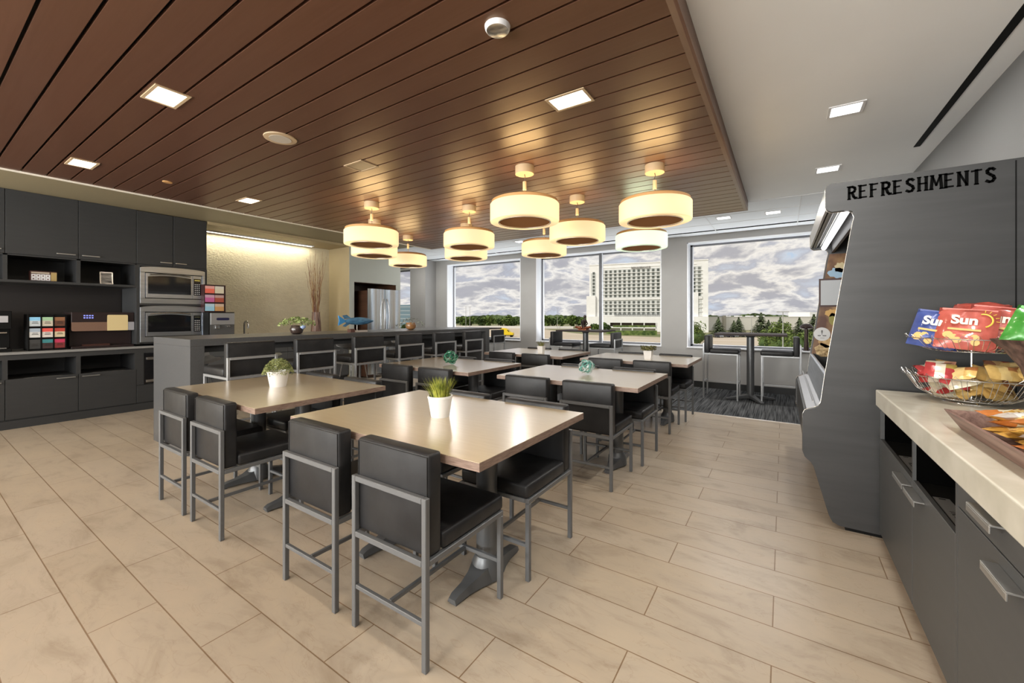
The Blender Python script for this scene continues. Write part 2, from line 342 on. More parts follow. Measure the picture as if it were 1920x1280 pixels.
# right wall, back wall, far left wall
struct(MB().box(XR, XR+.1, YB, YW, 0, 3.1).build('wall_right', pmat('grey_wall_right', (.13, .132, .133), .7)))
bw = MB(); bx = [XL, -9.6, -6.9, -6.3, -3.6, -3.0, -.3, XR]
bw.box(XL, XR, YB-.1, YB, 0, .6).box(XL, XR, YB-.1, YB, 2.8, 3.1)
for a, b in zip(bx[::2], bx[1::2]): bw.box(a, b, YB-.1, YB, .6, 2.8)
struct(bw.build('wall_back', white_m))
for k, (a, b) in enumerate(zip(bx[1::2], bx[2::2])):  # unseen windows added to let the back fill lamps in
    w = thing('window_%d' % (5+k), None, None, ((a+b)/2, YB-.05, .6)); struct(w); hw = (b-a)/2
    f = MB(); f.box(-hw, -hw+.05, -.04, .04, 0, 2.2).box(hw-.05, hw, -.04, .04, 0, 2.2).box(-hw, hw, -.04, .04, 0, .05).box(-hw, hw, -.04, .04, 2.15, 2.2); f.build('window_frame', frame_w, w)
    MB().box(-hw+.05, hw-.05, -.003, .003, .05, 2.15).build('pane', glass_m, w)
struct(MB().box(XL-.1, XL, YB, YW+.3, 0, 3.1).build('wall_left', wall_m))
# ceilings
ce = MB(); ce.box(-.40, XR, YB, 6.40, ZC, ZC+.1)
struct(ce.build('ceiling', ceil_m), 'plain white ceiling on the right of the wood panel')
ce = MB(); ce.box(XL, XR, 6.40, 8.19, ZC, ZC+.1).box(XL, XR, 8.29, YW, ZC, ZC+.1)
ce.mi = 1; ce.box(XL, XR, 8.19, 8.29, ZC+.002, ZC+.1)
ce.mi = 2
x = .195
while x > XL: ce.box(x-.007, x+.007, 6.45, 8.6, ZC-.004, ZC); x -= 1.22
for yy in (6.45, 7.06, 7.67): ce.box(XL, XR, yy-.007, yy+.007, ZC-.004, ZC)
struct(ce.build('ceiling', [pmat('acoustic_tile', (.82, .84, .86), .85), void_m, white_m]), 'white tile ceiling strip along the windows')
ce = MB(); ce.box(XL, -6.33, YB, 6.40, 2.90, 3.0)
struct(ce.build('ceiling', pmat('olive_ceiling', (.24, .20, .12), .6)), 'beige ceiling strip above the kitchen cabinets')
# wood plank ceiling
PX0, PX1 = -6.30, -.445
pk = MB(); k = -38
while True:
    y0 = 2.386+.168*k; y1 = y0+.168
    if y0 > 6.30: break
    pk.box(PX0, PX1, y0+.008, min(y1-.008, 6.36), 2.80, 2.82); k += 1
pk.mi = 1; pk.box(PX0, PX1, YB, 6.37, 2.835, 2.86)
struct(pk.build('ceiling', [ceilwood, black_m]), 'dropped ceiling of stained wood planks with dark gaps')
tm = MB(); tm.box(PX1, -.415, YB, 6.38, 2.797, 2.83).box(PX0-.0, PX1, 6.36, 6.38, 2.797, 2.83)
struct(tm.build('trim_2', noisy(pmat('border_wood', (.20, .12, .075), .35), (.18, .11, .07), (.22, .14, .09), (2, 1, 1), 4)))
struct(MB().box(-.415, -.400, YB, 6.395, 2.795, ZC).box(PX0, -.415, 6.38, 6.395, 2.795, ZC).build('trim_3', fasciawood))
struct(MB().box(-6.35, -6.30, YB, 6.395, 2.793, ZC).build('trim_4', pmat('light_trim', (.85, .80, .70), .5)))
struct(MB().box(.995, 1.04, YB, 5.18, ZC-.003, ZC+.001).build('trim_5', black_m), 'black linear air slot in the white ceiling')

struct(MB().box(XL-.2, XR+.2, YB-.2, YW+.6, 3.1, 3.2).build('light_block_slab', white_m))  # unseen slab added over the ceilings to block light leaks
# kitchen wall pieces
struct(MB().box(-8.62, -8.52, YB, 5.53, 0, 2.9).build('wall_kitchen', [accent_m]), 'cream textured plaster wall above the kitchen counter')
struct(MB().box(-8.52, -7.78, 2.83, 5.43, 2.855, 2.9).build('trim_6', beige_m))
struct(MB().box(-8.52, -7.78, 5.43, 5.55, 0, 2.9).build('wall_return', beige_m))
fw = MB(); fw.box(-8.52, -7.78, 6.71, 6.83, 0, 2.9).box(-8.52, -7.78, 5.55, 6.71, 2.11, 2.9)
struct(fw.build('wall_fridge', sage_m))
struct(MB().box(-8.52, -8.50, 5.55, 6.71, 0, 2.11).box(-8.5, -7.79, 5.55, 5.56, 0, 2.11).box(-8.5, -7.79, 6.70, 6.71, 0, 2.11).box(-8.5, -7.79, 5.56, 6.70, 2.10, 2.11).build('trim_7', brownwood))
struct(MB().box(-7.781, -7.776, 5.43, 5.55, 0, 2.9).box(-7.781, -7.776, 5.55, 6.71, 2.11, 2.9).box(-7.781, -7.776, 6.71, 6.83, 0, 2.9).build('trim_8', sage_m))
struct(MB().box(-8.62, -7.78, 6.83, 6.84, 0, 2.9).build('wall_end', sage_m))
led = thing('cove_light', 'long glowing light strip above the cream textured kitchen wall', 'light', (-8.36, 3.9, 2.855))
MB().box(-.03, .03, -1.05, 1.05, -.012, 0).build('light_lens', strip_m, led)
MB().box(-.045, -.031, -1.06, 1.06, -.02, 0).box(.031, .045, -1.06, 1.06, -.02, 0).build('housing', white_m, led)

# ================================================================== LEFT CABINET WALL
FX = -7.78      # face plane; local coords: x measured from FX outward (+x toward the room)
def handle_bar(parent, y0, y1, z, x=0.0):
    m = MB(); m.box(x+.02, x+.03, y0, y1, z-.006, z+.006); m.box(x, x+.022, y0+.01, y0+.02, z-.005, z+.005); m.box(x, x+.022, y1-.02, y1-.01, z-.005, z+.005)
    return m.build('handle', handle_m, parent, bevel=.001, bseg=1)
def upper_unit(y0, y1, doors, label, depth=.70, zb=2.12, shelf=True):
    yc = (y0+y1)/2; h = (y1-y0)/2
    w = thing('overhead_cabinet', label, 'cabinet', (FX, yc, 1.78), 0, 'upper wall cabinets')
    b = MB(); b.box(-depth, 0-.02, -h, h, .34, 1.12)
    if shelf:
        b.box(-depth, 0, -h, h, 0, .03).box(-depth, 0, -h, -h+.018, .03, .34).box(-depth, 0, h-.018, h, .03, .34).box(-depth, -depth+.02, -h+.018, h-.018, .03, .34).box(-.02, 0, -h, h, .325, .34)
    b.build('body', cab_m, w)
    for (a, c, side) in doors:
        a -= yc; c -= yc
        d = MB().box(-.019, 0, a+.003, c-.003, .345, 1.118).build('door', cab_m, w, bevel=.0015, bseg=1)
        if side == 'r': handle_bar(d, c-.20, c-.03, .39)
        else: handle_bar(d, a+.03, a+.20, .39)
    return w
upper_unit(.10, .755, [(.10, .755, 'r')], 'black wall cabinet cut by the left edge of the photo')
upper_unit(.755, 1.37, [(.755, 1.37, 'r')], 'black wall cabinet above the shelf holding the patterned box')
upper_unit(1.37, 1.955, [(1.37, 1.955, 'l')], 'black wall cabinet above the shelf with the small framed card')
# tall unit with microwaves
tc_ = thing('tall_cabinet', 'tall black cabinet holding the two stacked microwaves', 'cabinet', (FX, 2.3875, .96))
b = MB(); h = .4325
b.box(-.70, -.02, -h, h, 0, .02).box(-.70, -.02, -h, -h+.02, .02, 1.16).box(-.70, -.02, h-.02, h, .02, 1.93).box(-.70, -.68, -h, h, .02, 1.93).box(-.70, -.02, -h, h, 1.16, 1.93)
b.box(-.02, 0, -h, -h+.036, 0, 1.16).box(-.02, 0, h-.032, h, 0, 1.16).box(-.02, 0, -h+.036, h-.032, .563, .59).box(-.02, 0, -h+.036, h-.032, 1.135, 1.16)
b.build('body', cab_m, tc_)
for a, c, side in ((-h, -.008, 'r'), (-.004, h, 'l')):
    d = MB().box(-.019, 0, a+.003, c-.003, 1.165, 1.93).build('door', cab_m, tc_, bevel=.0015, bseg=1)
    if side == 'r': handle_bar(d, c-.16, c-.02, 1.21)
    else: handle_bar(d, a+.02, a+.16, 1.21)
def microwave(z0, z1, label, lit):
    w = thing('microwave', label, 'microwave', (FX, 2.39, z0), 0, 'built-in microwaves'); h = .40; H = z1-z0
    b = MB(); b.box(-.5, -.03, -.36, .36, .03, H-.03); b.build('body', black_m, w)
    # trim frame with arched top
    f = MB(); pts = [(-h, 0), (h, 0), (h, H-.02)] + [(h*math.cos(a)*1.0, H-.02+.028*math.sin(a)) for a in [PI*i/10 for i in range(1, 10)]] + [(-h, H-.02)]
    inner = [(-.345, .075), (.365, .075), (.365, H-.085), (-.345, H-.085)]
    f.prism([(-h, 0), (h, 0), (h, .075), (-h, .075)], 'x', -.03, .012)
    f.prism([(-h, .075), (-.345, .075), (-.345, H-.085), (-h, H-.085)], 'x', -.03, .012)
    f.prism([(.365, .075), (h, .075), (h, H-.085), (.365, H-.085)], 'x', -.03, .012)
    f.prism([(-h, H-.085), (h, H-.085)] + pts[2:], 'x', -.03, .012)
    f.build('trim_frame', steel, w, bevel=.003)
    d = MB(); d.box(-.03, .004, -.335, .235, .085, H-.095).build('door', steel, w, bevel=.002)
    g = MB(); y0, y1, za, zb = -.31, .215, .145, H-.145
    g.prism([(y0, za), (y1, za), (y1, zb)] + [(y0+(y1-y0)*(1-i/8), zb+.022*math.sin(PI*i/8)) for i in range(1, 8)] + [(y0, zb)], 'x', .004, .007)
    gg = g.build('window_glass', glassblk, w)
    MB().tube([(.03, -.29, zb+.03), (.045, -.1, zb+.045), (.045, .05, zb+.045), (.03, .2, zb+.03)], .008).build('door_handle', chrome, w, smooth=True)
    c = MB().box(-.03, .004, .240, .355, .085, H-.095).build('control_panel', steel, w, bevel=.002)
    MB().box(.004, .006, .25, .345, .14, H-.14).build('keypad', glassblk, c)
    kk = MB()
    for r_ in range(6):
        for q in range(3): kk.box(.006, .007, .262+q*.026, .278+q*.026, .155+r_*.03, .168+r_*.03)
    kk.build('keys', pmat('key_grey', (.45, .45, .45), .5), c)
    MB().box(.006, .0075, .262, .333, H-.175, H-.155).build('display', pmat('mw_display'+str(lit), (.05, .05, .03) if not lit else (.5, .42, .1), .4), c)
    return w
microwave(1.552, 2.095, 'upper stainless steel microwave built into the black cabinet', 1)
microwave(.985, 1.515, 'lower stainless steel microwave, partly behind the grey island', 0)
# worktop
tag(MB().box(-8.5, -7.755, .10, 2.82, .90, .93).build('worktop', slab_m, bevel=.003), 'thin grey worktop running under the coffee machine and tea rack', 'countertop')
def base_unit(y0, y1, side, label):
    yc = (y0+y1)/2; h = (y1-y0)/2
    w = thing('base_cabinet', label, 'cabinet', (FX, yc, 0), 0, 'lower kitchen cabinets')
    b = MB(); b.box(-.70, -.02, -h, h, .10, .60).box(-.70, 0, -h, h, .835, .90).box(-.70, 0, -h, -h+.02, .60, .835).box(-.70, 0, h-.02, h, .60, .835).box(-.70, -.66, -h+.02, h-.02, .60, .835)
    b.build('body', cab_m, w)
    MB().box(-.70, -.005, -h, h, 0, .10).build('toe_kick', cab_m, w)
    d = MB().box(-.019, 0, -h+.003, h-.003, .115, .603).build('door', cab_m, w, bevel=.0015, bseg=1)
    if side == 'r': handle_bar(d, h-.20, h-.03, .57)
    elif side == 'l': handle_bar(d, -h+.03, -h+.20, .57)
    MB().box(-.012, -.004, -.16, .16, .6035, .6065).build('edge_pull', chrome, w)
    return w
base_unit(.10, .755, 'r', 'black base cabinet at the far left edge of the photo')
base_unit(.755, 1.37, 'r', 'black base cabinet under the tea bag rack')
base_unit(1.37, 1.955, 'l', 'black base cabinet under the coffee machine')
w = thing('appliance_cabinet', 'black base cabinet with built-in appliance drawer beside the grey island', 'cabinet', (FX, 2.3875, 0))
b = MB(); h = .4325; b.box(-.70, -.02, -h, h, .10, .90).box(-.02, 0, -h, h, .83, .90).box(-.02, 0, -h, -h+.08, .37, .83).box(-.02, 0, h-.08, h, .37, .83); b.build('body', cab_m, w)
MB().box(-.7, -.005, -h, h, 0, .10).build('toe_kick', cab_m, w)
dr = MB().box(-.02, 0, -h+.085, h-.085, .38, .82).build('oven_door', glassblk, w, bevel=.002)
MB().box(0, .03, -.33, .33, .73, .765).build('handle', chrome, dr, bevel=.003)
MB().box(0, .012, -.33, .33, .40, .435).build('lower_trim', chrome, dr, bevel=.002)
MB().box(-.02, 0, -h+.003, h-.003, .115, .365).build('drawer', cab_m, w, bevel=.0015, bseg=1)
# tall body behind niche below uppers (back panel dark)
struct(MB().box(-8.519, -8.50, .1, 2.82, .93, 1.78).build('wall_niche', dark_m), 'dark back panel of the coffee niche')

# things on the shelves
w = thing('tea_box', 'small dark box with a grid of white squares on the upper shelf', 'box', (-7.90, 1.08, 1.81))
MB().box(-.10, .0, -.115, .115, 0, .13).build('carton', pmat('box_dark_red', (.06, .02, .015), .5), w)
q = MB()
for r_ in range(2):
    for c_ in range(4): q.box(0, .002, -.105+c_*.041, -.105+c_*.041+.038, .012+r_*.04, .05+r_*.04)
q.build('white_squares', white_m, w)
q = MB()
for r_ in range(2):
    for c_ in range(4): q.box(.002, .003, -.094+c_*.041, -.08+c_*.041, .024+r_*.04, .036+r_*.04)
q.build('small_marks', pmat('mark_dark', (.08, .01, .01), .5), w)
MB().box(0, .002, .062, .113, .01, .12).build('cup_picture', pmat('cup_picture', (.42, .30, .12), .5), w)
MB().box(0, .002, -.105, .05, .098, .118).build('title_band', pmat('title_band', (.45, .38, .3), .5), w)
w = thing('framed_card', 'small silver framed card leaning on the upper shelf', 'picture frame', (-7.92, 1.67, 1.811), 0, rot=(0, -.12, 0))
f = MB(); f.box(-.01, 0, -.068, .068, 0, .012).box(-.01, 0, -.068, .068, .164, .176).box(-.01, 0, -.068, -.056, .012, .164).box(-.01, 0, .056, .068, .012, .164)
f.build('frame', chrome, w)
MB().box(-.008, -.004, -.056, .056, .012, .164).build('card', noisy(pmat('card', (.1, .1, .1), .5), (.05, .045, .04), (.35, .32, .28), (1, 4, 30), 3), w)
w = thing('tea_bag_rack', 'black countertop rack with nine coloured tea and coffee packets', 'rack', (-7.87, 1.112, .93))
b = MB(); b.box(-.32, -.02, -.165, .165, 0, .46); 
for c_ in range(4): b.box(-.02, 0, -.165+c_*.1067-.005+.0, -.165+c_*.1067+.005, 0, .46)
for r_ in range(4): b.box(-.02, 0, -.165, .165, .01+r_*.142, .02+r_*.142)
b.build('body', black_m, w)
cols = [[(.05, .05, .05), (.05, .22, .24), (.5, .04, .1)], [(.35, .42, .5), (.7, .1, .08), (.45, .06, .04)], [(.25, .55, .8), (.35, .55, .35), (.25, .12, .06)]]
lows = [[(.04, .04, .04), (.05, .03, .03), (.2, .03, .03)], [(.6, .6, .58), (.65, .6, .55), (.62, .52, .35)], [(.5, .55, .58), (.55, .5, .4), (.12, .05, .03)]]
for r_ in range(3):
    for c_ in range(3):
        y0 = -.155+c_*.1067; z0 = .025+r_*.142
        p = MB(); p.box(-.019, -.006, y0, y0+.092, z0, z0+.07); p.mi = 1; p.box(-.019, -.006, y0, y0+.092, z0+.07, z0+.115)
        p.mi = 2; p.box(-.006, -.005, y0+.02, y0+.075, z0+.035, z0+.042).box(-.006, -.005, y0+.025, y0+.07, z0+.052, z0+.058)
        p.build('packet', [pmat('pk%d%d' % (r_, c_), lows[r_][c_], .4), pmat('pu%d%d' % (r_, c_), cols[r_][c_], .4), dark_m], w)
w = thing('coffee_machine', 'wide dark coffee machine with tan strip and cream square panel', 'coffee machine', (-7.88, 1.635, .93))
b = MB(); b.box(-.45, 0, -.315, .315, .30, .49).box(-.45, -.12, -.315, .315, .03, .30).box(-.45, 0, -.315, .315, 0, .03); b.build('body', pmat('machine_brown_black', (.02, .012, .012), .3), w, bevel=.004)
def rr2(y0, y1, z0, z1, r, x0, x1, corners):
    pts = []
    for (cy, cz, a0, on) in ((y1-r, z1-r, 0, corners[0]), (y0+r, z1-r, 90, corners[1]), (y0+r, z0+r, 180, corners[2]), (y1-r, z0+r, 270, corners[3])):
        if on: pts += [(cy+r*math.cos(math.radians(a0+t_)), cz+r*math.sin(math.radians(a0+t_))) for t_ in (0, 30, 60, 90)]
        else:
            pts.append((cy+r*(1 if a0 in (0, 270) else -1), cz+r*(1 if a0 in (0, 90) else -1)))
    return MB().prism(pts, 'x', x0, x1)
rr2(-.315, .315, .235, .355, .02, .001, .012, (0, 0, 1, 1)).build('tan_strip', tan_panel, w)
rr2(.03, .245, .235, .455, .015, .012, .02, (1, 1, 0, 0)).build('cream_square', cream_panel, w)
MB().box(.0125, .018, .245, .314, .237, .354).build('grey_square', pmat('grey_square', (.3, .3, .32), .5), w)
sc = MB()
for r_ in range(2):
    for c_ in range(4): sc.box(.001, .002, -.20+c_*.026, -.183+c_*.026, .405+r_*.03, .422+r_*.03)
sc.build('blue_display', pmat('blue_display', (.1, .1, .3), .4, emis=(.25, .3, .9), es=.8), w)
MB().box(-.1, .0, -.2, .06, .03, .055).build('drip_tray', pmat('drip', (.05, .02, .015), .3), w)
w = thing('coffee_brewer', 'black coffee brewer at the left end of the grey worktop', 'coffee machine', (-7.9, .66, .93))
b = MB(); b.box(-.4, 0, -.16, .16, .28, .5).box(-.4, -.15, -.16, .16, 0, .28).box(-.4, 0, -.16, .16, 0, .04); b.build('body', black_m, w, bevel=.006)
MB().box(0, .003, .0, .13, .36, .44).build('labels', pmat('lbl', (.4, .4, .42), .5), w)
MB().tube([(.005, -.1, .235), (.005, .12, .235)], .008).build('handle', chrome, w)
MB().box(-.13, -.01, -.12, .12, .04, .05).build('drip_grate', chrome, w)

# kitchen niche: counter, base cabinets, dispenser, faucet, vase
tag(MB().box(-8.52, -7.80, 2.83, 5.42, .90, .93).build('worktop', slab_m, bevel=.003), 'grey worktop behind the island below the cream textured wall', 'countertop')
for i, (a, b_) in enumerate([(2.83, 3.47), (3.47, 4.12), (4.12, 4.77), (4.77, 5.42)]):
    yc = (a+b_)/2; h = (b_-a)/2
    w = thing('base_cabinet', 'grey base cabinet seen through the island, %s' % ['next to the microwaves', 'below the tap', 'below the middle of the cream wall', 'below the twig vase'][i], 'cabinet', (FX, yc, 0), 0, 'cabinets behind the island')
    MB().box(-.72, -.02, -h, h, .10, .90).build('body', cab2_m, w); MB().box(-.72, -.05, -h, h, 0, .10).build('toe_kick', cab_m, w)
    d = MB().box(-.019, 0, -h+.003, h-.003, .70, .885).build('drawer', cab2_m, w, bevel=.0015, bseg=1); handle_bar(d, -.09, .09, .8)
    d = MB().box(-.019, 0, -h+.003, h-.003, .115, .69).build('door', cab2_m, w, bevel=.0015, bseg=1); handle_bar(d, -.09, .09, .65)
w = thing('ice_dispenser', 'grey and black water and ice dispenser on the kitchen worktop', 'water dispenser', (-7.52-.35, 2.945, .93))
MB().box(-.25, .31, -.185, .185, 0, .50).build('body', black_m, w, bevel=.006)
MB().box(.31, .35, -.165, .17, .30, .485).build('front_panel', pmat('silver_plastic', (.33, .33, .33), .35, .5), w, bevel=.004)
MB().box(.31, .33, -.165, .17, .0, .30).build('recess', pmat('grey_recess', (.12, .12, .12), .35, .5), w)
rr2(-.09, .09, .37, .41, .018, .35, .356, (1, 1, 1, 1)).build('display', pmat('disp_blue', (.02, .02, .06), .2), w)
MB().box(.33, .37, -.11, -.05, .235, .29).box(.33, .37, .05, .10, .26, .285).build('spout', chrome, w, bevel=.004)
MB().box(.33, .41, -.15, .15, .0, .03).build('drip_tray', chrome, w, bevel=.004)
w = thing('snack_rack', 'dark rack with six colourful packets on top of the water dispenser', 'rack', (-7.65, 2.905, 1.43))
b = MB(); b.box(-.30, -.012, -.17, .13, 0, .44); b.box(-.012, .0, -.17, -.02+.0-.14, 0, .44).box(-.012, 0, .11, .13, 0, .44)
for r_ in range(4): b.box(-.012, .004, -.16, .13, .002+r_*.142, .014+r_*.142)
b.build('body', pmat('rack_maroon', (.035, .012, .012), .4), w)
pc = [[(.3, .55, .7), (.55, .3, .12)], [(.5, .12, .3), (.35, .08, .05)], [(.75, .15, .1), (.65, .6, .45)]]
for r_ in range(3):
    for c_ in range(2):
        p = MB(); y0 = -.155+c_*.133; p.box(-.012, .006, y0, y0+.125, .02+r_*.142, .09+r_*.142); p.mi = 1; p.box(-.012, .006, y0, y0+.125, .09+r_*.142, .135+r_*.142)
        c0 = pc[r_][c_]; p.build('packet', [pmat('sp%d%d' % (r_, c_), c0, .4), pmat('sq%d%d' % (r_, c_), tuple(min(.8, v*.6+.25) for v in c0), .4)], w)
w = thing('tap', 'chrome gooseneck tap standing on the kitchen worktop', 'tap', (-8.05, 3.49, .93))
MB().tube([(0, 0, 0), (0, 0, .28)] + [(.07-.07*math.cos(a), 0, .28+.07*math.sin(a)) for a in [PI*i/8 for i in range(1, 9)]] + [(.14, 0, .22)], .014, 10).build('spout', chrome, w, smooth=True)
MB().lathe([(.03, 0), (.03, .02), (.018, .04)]).build('base', chrome, w, smooth=True)
MB().tube([(.0, .015, .09), (.0, .07, .13)], .008).build('lever', chrome, w, smooth=True)
w = thing('floor_vase', 'tall brown ribbed vase of dry twigs at the end of the cream wall', 'vase', (-8.08, 4.86, .93))
MB().lathe([(.10, 0), (.105, .02), (.095, .25), (.075, .48), (.078, .52), (.065, .52), (.06, .1)], n=20).build('vase', noisy(pmat('brown_vase', (.12, .05, .035), .45), (.07, .025, .018), (.33, .22, .17), (50, 50, 3), 1), w, smooth=True)
tw = MB()
for i in range(34):
    a = random.uniform(0, 2*PI); sp = random.uniform(.02, .17); H = random.uniform(1.2, 1.86)
    pts = []
    for k in range(13):
        f = k/12; pts.append((math.cos(a)*(.03+sp*f**1.4)+random.uniform(-.012, .012)*f*1.6, math.sin(a)*(.03+sp*f**1.4)+random.uniform(-.012, .012)*f*1.6, .1+(H-.1)*f))
    tw.tube(pts, .006, 5, r1=.002)
tw.build('twigs', noisy(pmat('twig_brown', (.2, .09, .05), .6), (.16, .05, .04), (.45, .30, .14), (6, 6, 1), 3), w)
# fridge
w = thing('fridge', 'stainless steel double door fridge standing in the brown recess', 'fridge', (-7.55, 6.21, 0))
fridge_steel = noisy(pmat('fridge_steel', (.6, .65, .7), .22, .9), (.50, .46, .40), (.66, .74, .82), (1, 7, .15), 1.4, 1)
MB().box(-.78, -.06, -.45, .45, .03, 1.93).build('body', brownwood, w, bevel=.004)
for s_, (a, b_) in enumerate(((-.45, -.003), (.003, .45))):
    d = MB(); n_ = 8; pts = [(-.055, a), (-.055, b_)]
    pr = [(-.055, a)] + [(-.035+.035*math.sin(PI*(i/n_))**.5 if 0 < i < n_ else -.035, a+(b_-a)*i/n_) for i in range(n_+1)] + [(-.055, b_)]
    for zz in ((.75, 1.97), (.08, .74)):
        d.prism(pr, 'z', *zz)
    dd = d.build('door', fridge_steel, w, smooth=True, angle=25)
    hy = -.045 if s_ == 0 else .045
    MB().tube([(-.0, hy, .95), (.045, hy+(-.012 if s_ == 0 else .012), 1.1), (.06, hy+(-.02 if s_ == 0 else .02), 1.35), (.045, hy+(-.012 if s_ == 0 else .012), 1.6), (0, hy, 1.75)], .012, 8).build('handle', chrome, dd, smooth=True)
tag(MB().lathe([(.015, 0), (.015, .012), (.008, .014)], M=Matrix.Translation((-7.95, 5.429, 1.255)) @ Euler((PI/2, 0, 0)).to_matrix().to_4x4()).build('wall_knob', pmat('knob_brown', (.12, .05, .03), .5)), 'tiny brown knob on the beige return wall', 'wall fitting')  # small round knob on the wall

# ================================================================== ISLAND
w = thing('island_counter', 'long dark grey waterfall counter between the kitchen and the tables', 'counter', (-5.30, 4.03, 0))
MB().box(-.5, .5, -2.43, 2.43, 1.07, 1.14).build('top', island_m, w, bevel=.002)
MB().box(-.5, .5, -2.43, -2.31, 0, 1.07).build('end_panel', island_m, w, bevel=.002)
MB().box(-.5, .5, 2.31, 2.43, 0, 1.07).build('end_panel', island_m, w, bevel=.002)
MB().box(-.06, -.0, 1.1, 2.31, 0, 1.07).build('support_panel', cab_m, w)
MB().box(-.46, -.41, -2.31, 2.31, 1.0, 1.07).box(.36, .41, -2.31, 2.31, 1.0, 1.07).build('apron', cab_m, w)

# ================================================================== CHAIRS
def make_chair(name, label, cat, group, sf=.425, ft=.668, top=.83, W=.228, rearm=frame_m, stretch=.19, cush=vinyl):
    r = thing(name, label, cat, (0, 0, 0), 0, group); t2 = .012
    for s in (-1, 1):
        MB().box(s*(W-t2)-t2, s*(W-t2)+t2, -.267, -.243, 0, ft).build('leg', rearm, r, bevel=.0025, bseg=1)
    for s in (-1, 1):
        MB().box(s*(W-t2)-t2, s*(W-t2)+t2, .231, .255, 0, sf-.024).build('leg', rearm, r, bevel=.0025, bseg=1)
    MB().box(-W+.024, W-.024, -.267, -.243, ft-.024, ft).build('top_rail', rearm, r, bevel=.0025, bseg=1)
    MB().box(-W+.024, W-.024, -.267, -.243, sf-.024, sf).build('lower_rail', rearm, r, bevel=.0025, bseg=1)
    b = MB(); b.box(-W, -W+.024, -.243, .255, sf-.024, sf).box(W-.024, W, -.243, .255, sf-.024, sf).box(-W+.024, W-.024, .231, .255, sf-.024, sf)
    b.build('seat_frame', rearm, r, bevel=.0025, bseg=1)
    b = MB(); b.box(-W+.024, W-.024, -.264, -.246, stretch-.018, stretch).box(-W+.024, W-.024, .234, .252, stretch-.018, stretch).box(-.009, .009, -.246, .234, stretch-.018, stretch)
    b.build('stretcher', rearm, r, bevel=.002, bseg=1)
    b = MB(); b.rbox(-W+.008, W-.008, -.242, -.168, sf+.002, top, .014, 3)
    bk = b.build('backrest', cush, r, smooth=True, angle=60)
    p = MB()
    q = [(-W+.017, -.2425, sf+.02), (-W+.017, -.2425, top-.012), (W-.017, -.2425, top-.012), (W-.017, -.2425, sf+.02)]
    p.tube(q, .0028, 5); p.build('piping', cush, bk)
    b = MB(); b.rbox(-W+.003, W-.003, -.166, .262, sf+.001, sf+.075, .018, 3); b.build('seat', cush, r, smooth=True, angle=60)
    return r
chair = make_chair('dining_chair', 'x', 'chair', 'black chairs around the six square tables')
used = [False]
def put_chair(x, y, rz, label):
    if not used[0]:
        used[0] = True; chair.location = (x, y, 0); chair.rotation_euler = (0, 0, rz); chair['label'] = label
    else: dup(chair, (x, y, 0), rz, label)
TOP = .805
def make_table():
    r = thing('dining_table', 'x', 'table', (0, 0, 0), 0, 'square topped dining tables')
    L2, W2 = .675, .492
    b = MB(); b.box(-L2, L2, -W2, W2, TOP-.036, TOP-.002); b.mi = 1; b.box(-L2+.001, L2-.001, -W2+.001, W2-.001, TOP-.002, TOP)
    b.build('tabletop', [edge_m, table_m], r)
    for s in (-1, 1):
        MB().lathe([(.055, .06), (.055, TOP-.05), (.085, TOP-.037)], s*.34, 0, 28).build('column', column_m, r, smooth=True)
        b = MB(); cx = s*.34
        prof = [(0, .09), (.06, .085), (.11, .065), (.18, .05), (.25, .042), (.275, .03)]
        for d in (-1, 1):
            ring = []
            for (yy, zz), hw in zip(prof, (.075, .07, .05, .034, .030, .026)):
                ring.append([(cx-hw, d*yy, 0.012), (cx-hw*.75, d*yy, zz), (cx+hw*.75, d*yy, zz), (cx+hw, d*yy, 0.012)])
            vs = [[b.bm.verts.new(p) for p in q] for q in ring]
            for A, B in zip(vs, vs[1:]):
                for j in range(4): b.bm.faces.new([A[j], A[(j+1) % 4], B[(j+1) % 4], B[j]])
            b.bm.faces.new(vs[-1]); b.box(cx-.02, cx+.02, d*.255-.012, d*.255+.012, 0, .014)
        b.lathe([(.085, .012), (.08, .08), (.058, .12)], cx, 0, 24)
        b.build('foot', column_m, r, smooth=True, angle=35)
    return r
table = make_table()
TABS = [((-1.648, 1.737), 'spiky grass table'), ((-3.36, 1.715), 'bushy herb table'),
        ((-3.29, 3.66), 'table with the dark green glass knot'), ((-1.62, 3.70), 'table with the clear teal glass knot'),
        ((-3.22, 5.60), 'farthest left table'), ((-1.60, 5.58), 'farthest right table')]
TL = ['large tan topped table nearest the camera with a pot of spiky grass', 'tan topped table beside the grey island with a pot of bushy herbs', 'tan topped table in the middle with the dark green glass knot',
      'pale topped table in the middle with the clear teal glass knot', 'pale topped table farthest back on the left with a small succulent', 'pale topped table farthest back on the right with a dark leafed plant']
for i, ((x, y), nm) in enumerate(TABS):
    if i == 0: table.location = (x, y, 0); table['label'] = TL[0]
    else: dup(table, (x, y, 0), 0, TL[i])
    cx = x+.005
    xo = [(-.295, .285)] * 6
    for side, yy, rz in (('near', y-.347, 0), ('far', y+.325, PI)):
        xa, xb = -.298, .283
        if side == 'far': xa, xb = -.27, .33
        put_chair(x+xa, yy, rz, 'left black chair on the %s side of the %s' % (side, nm))
        put_chair(x+xb, yy, rz, 'right black chair on the %s side of the %s' % (side, nm))

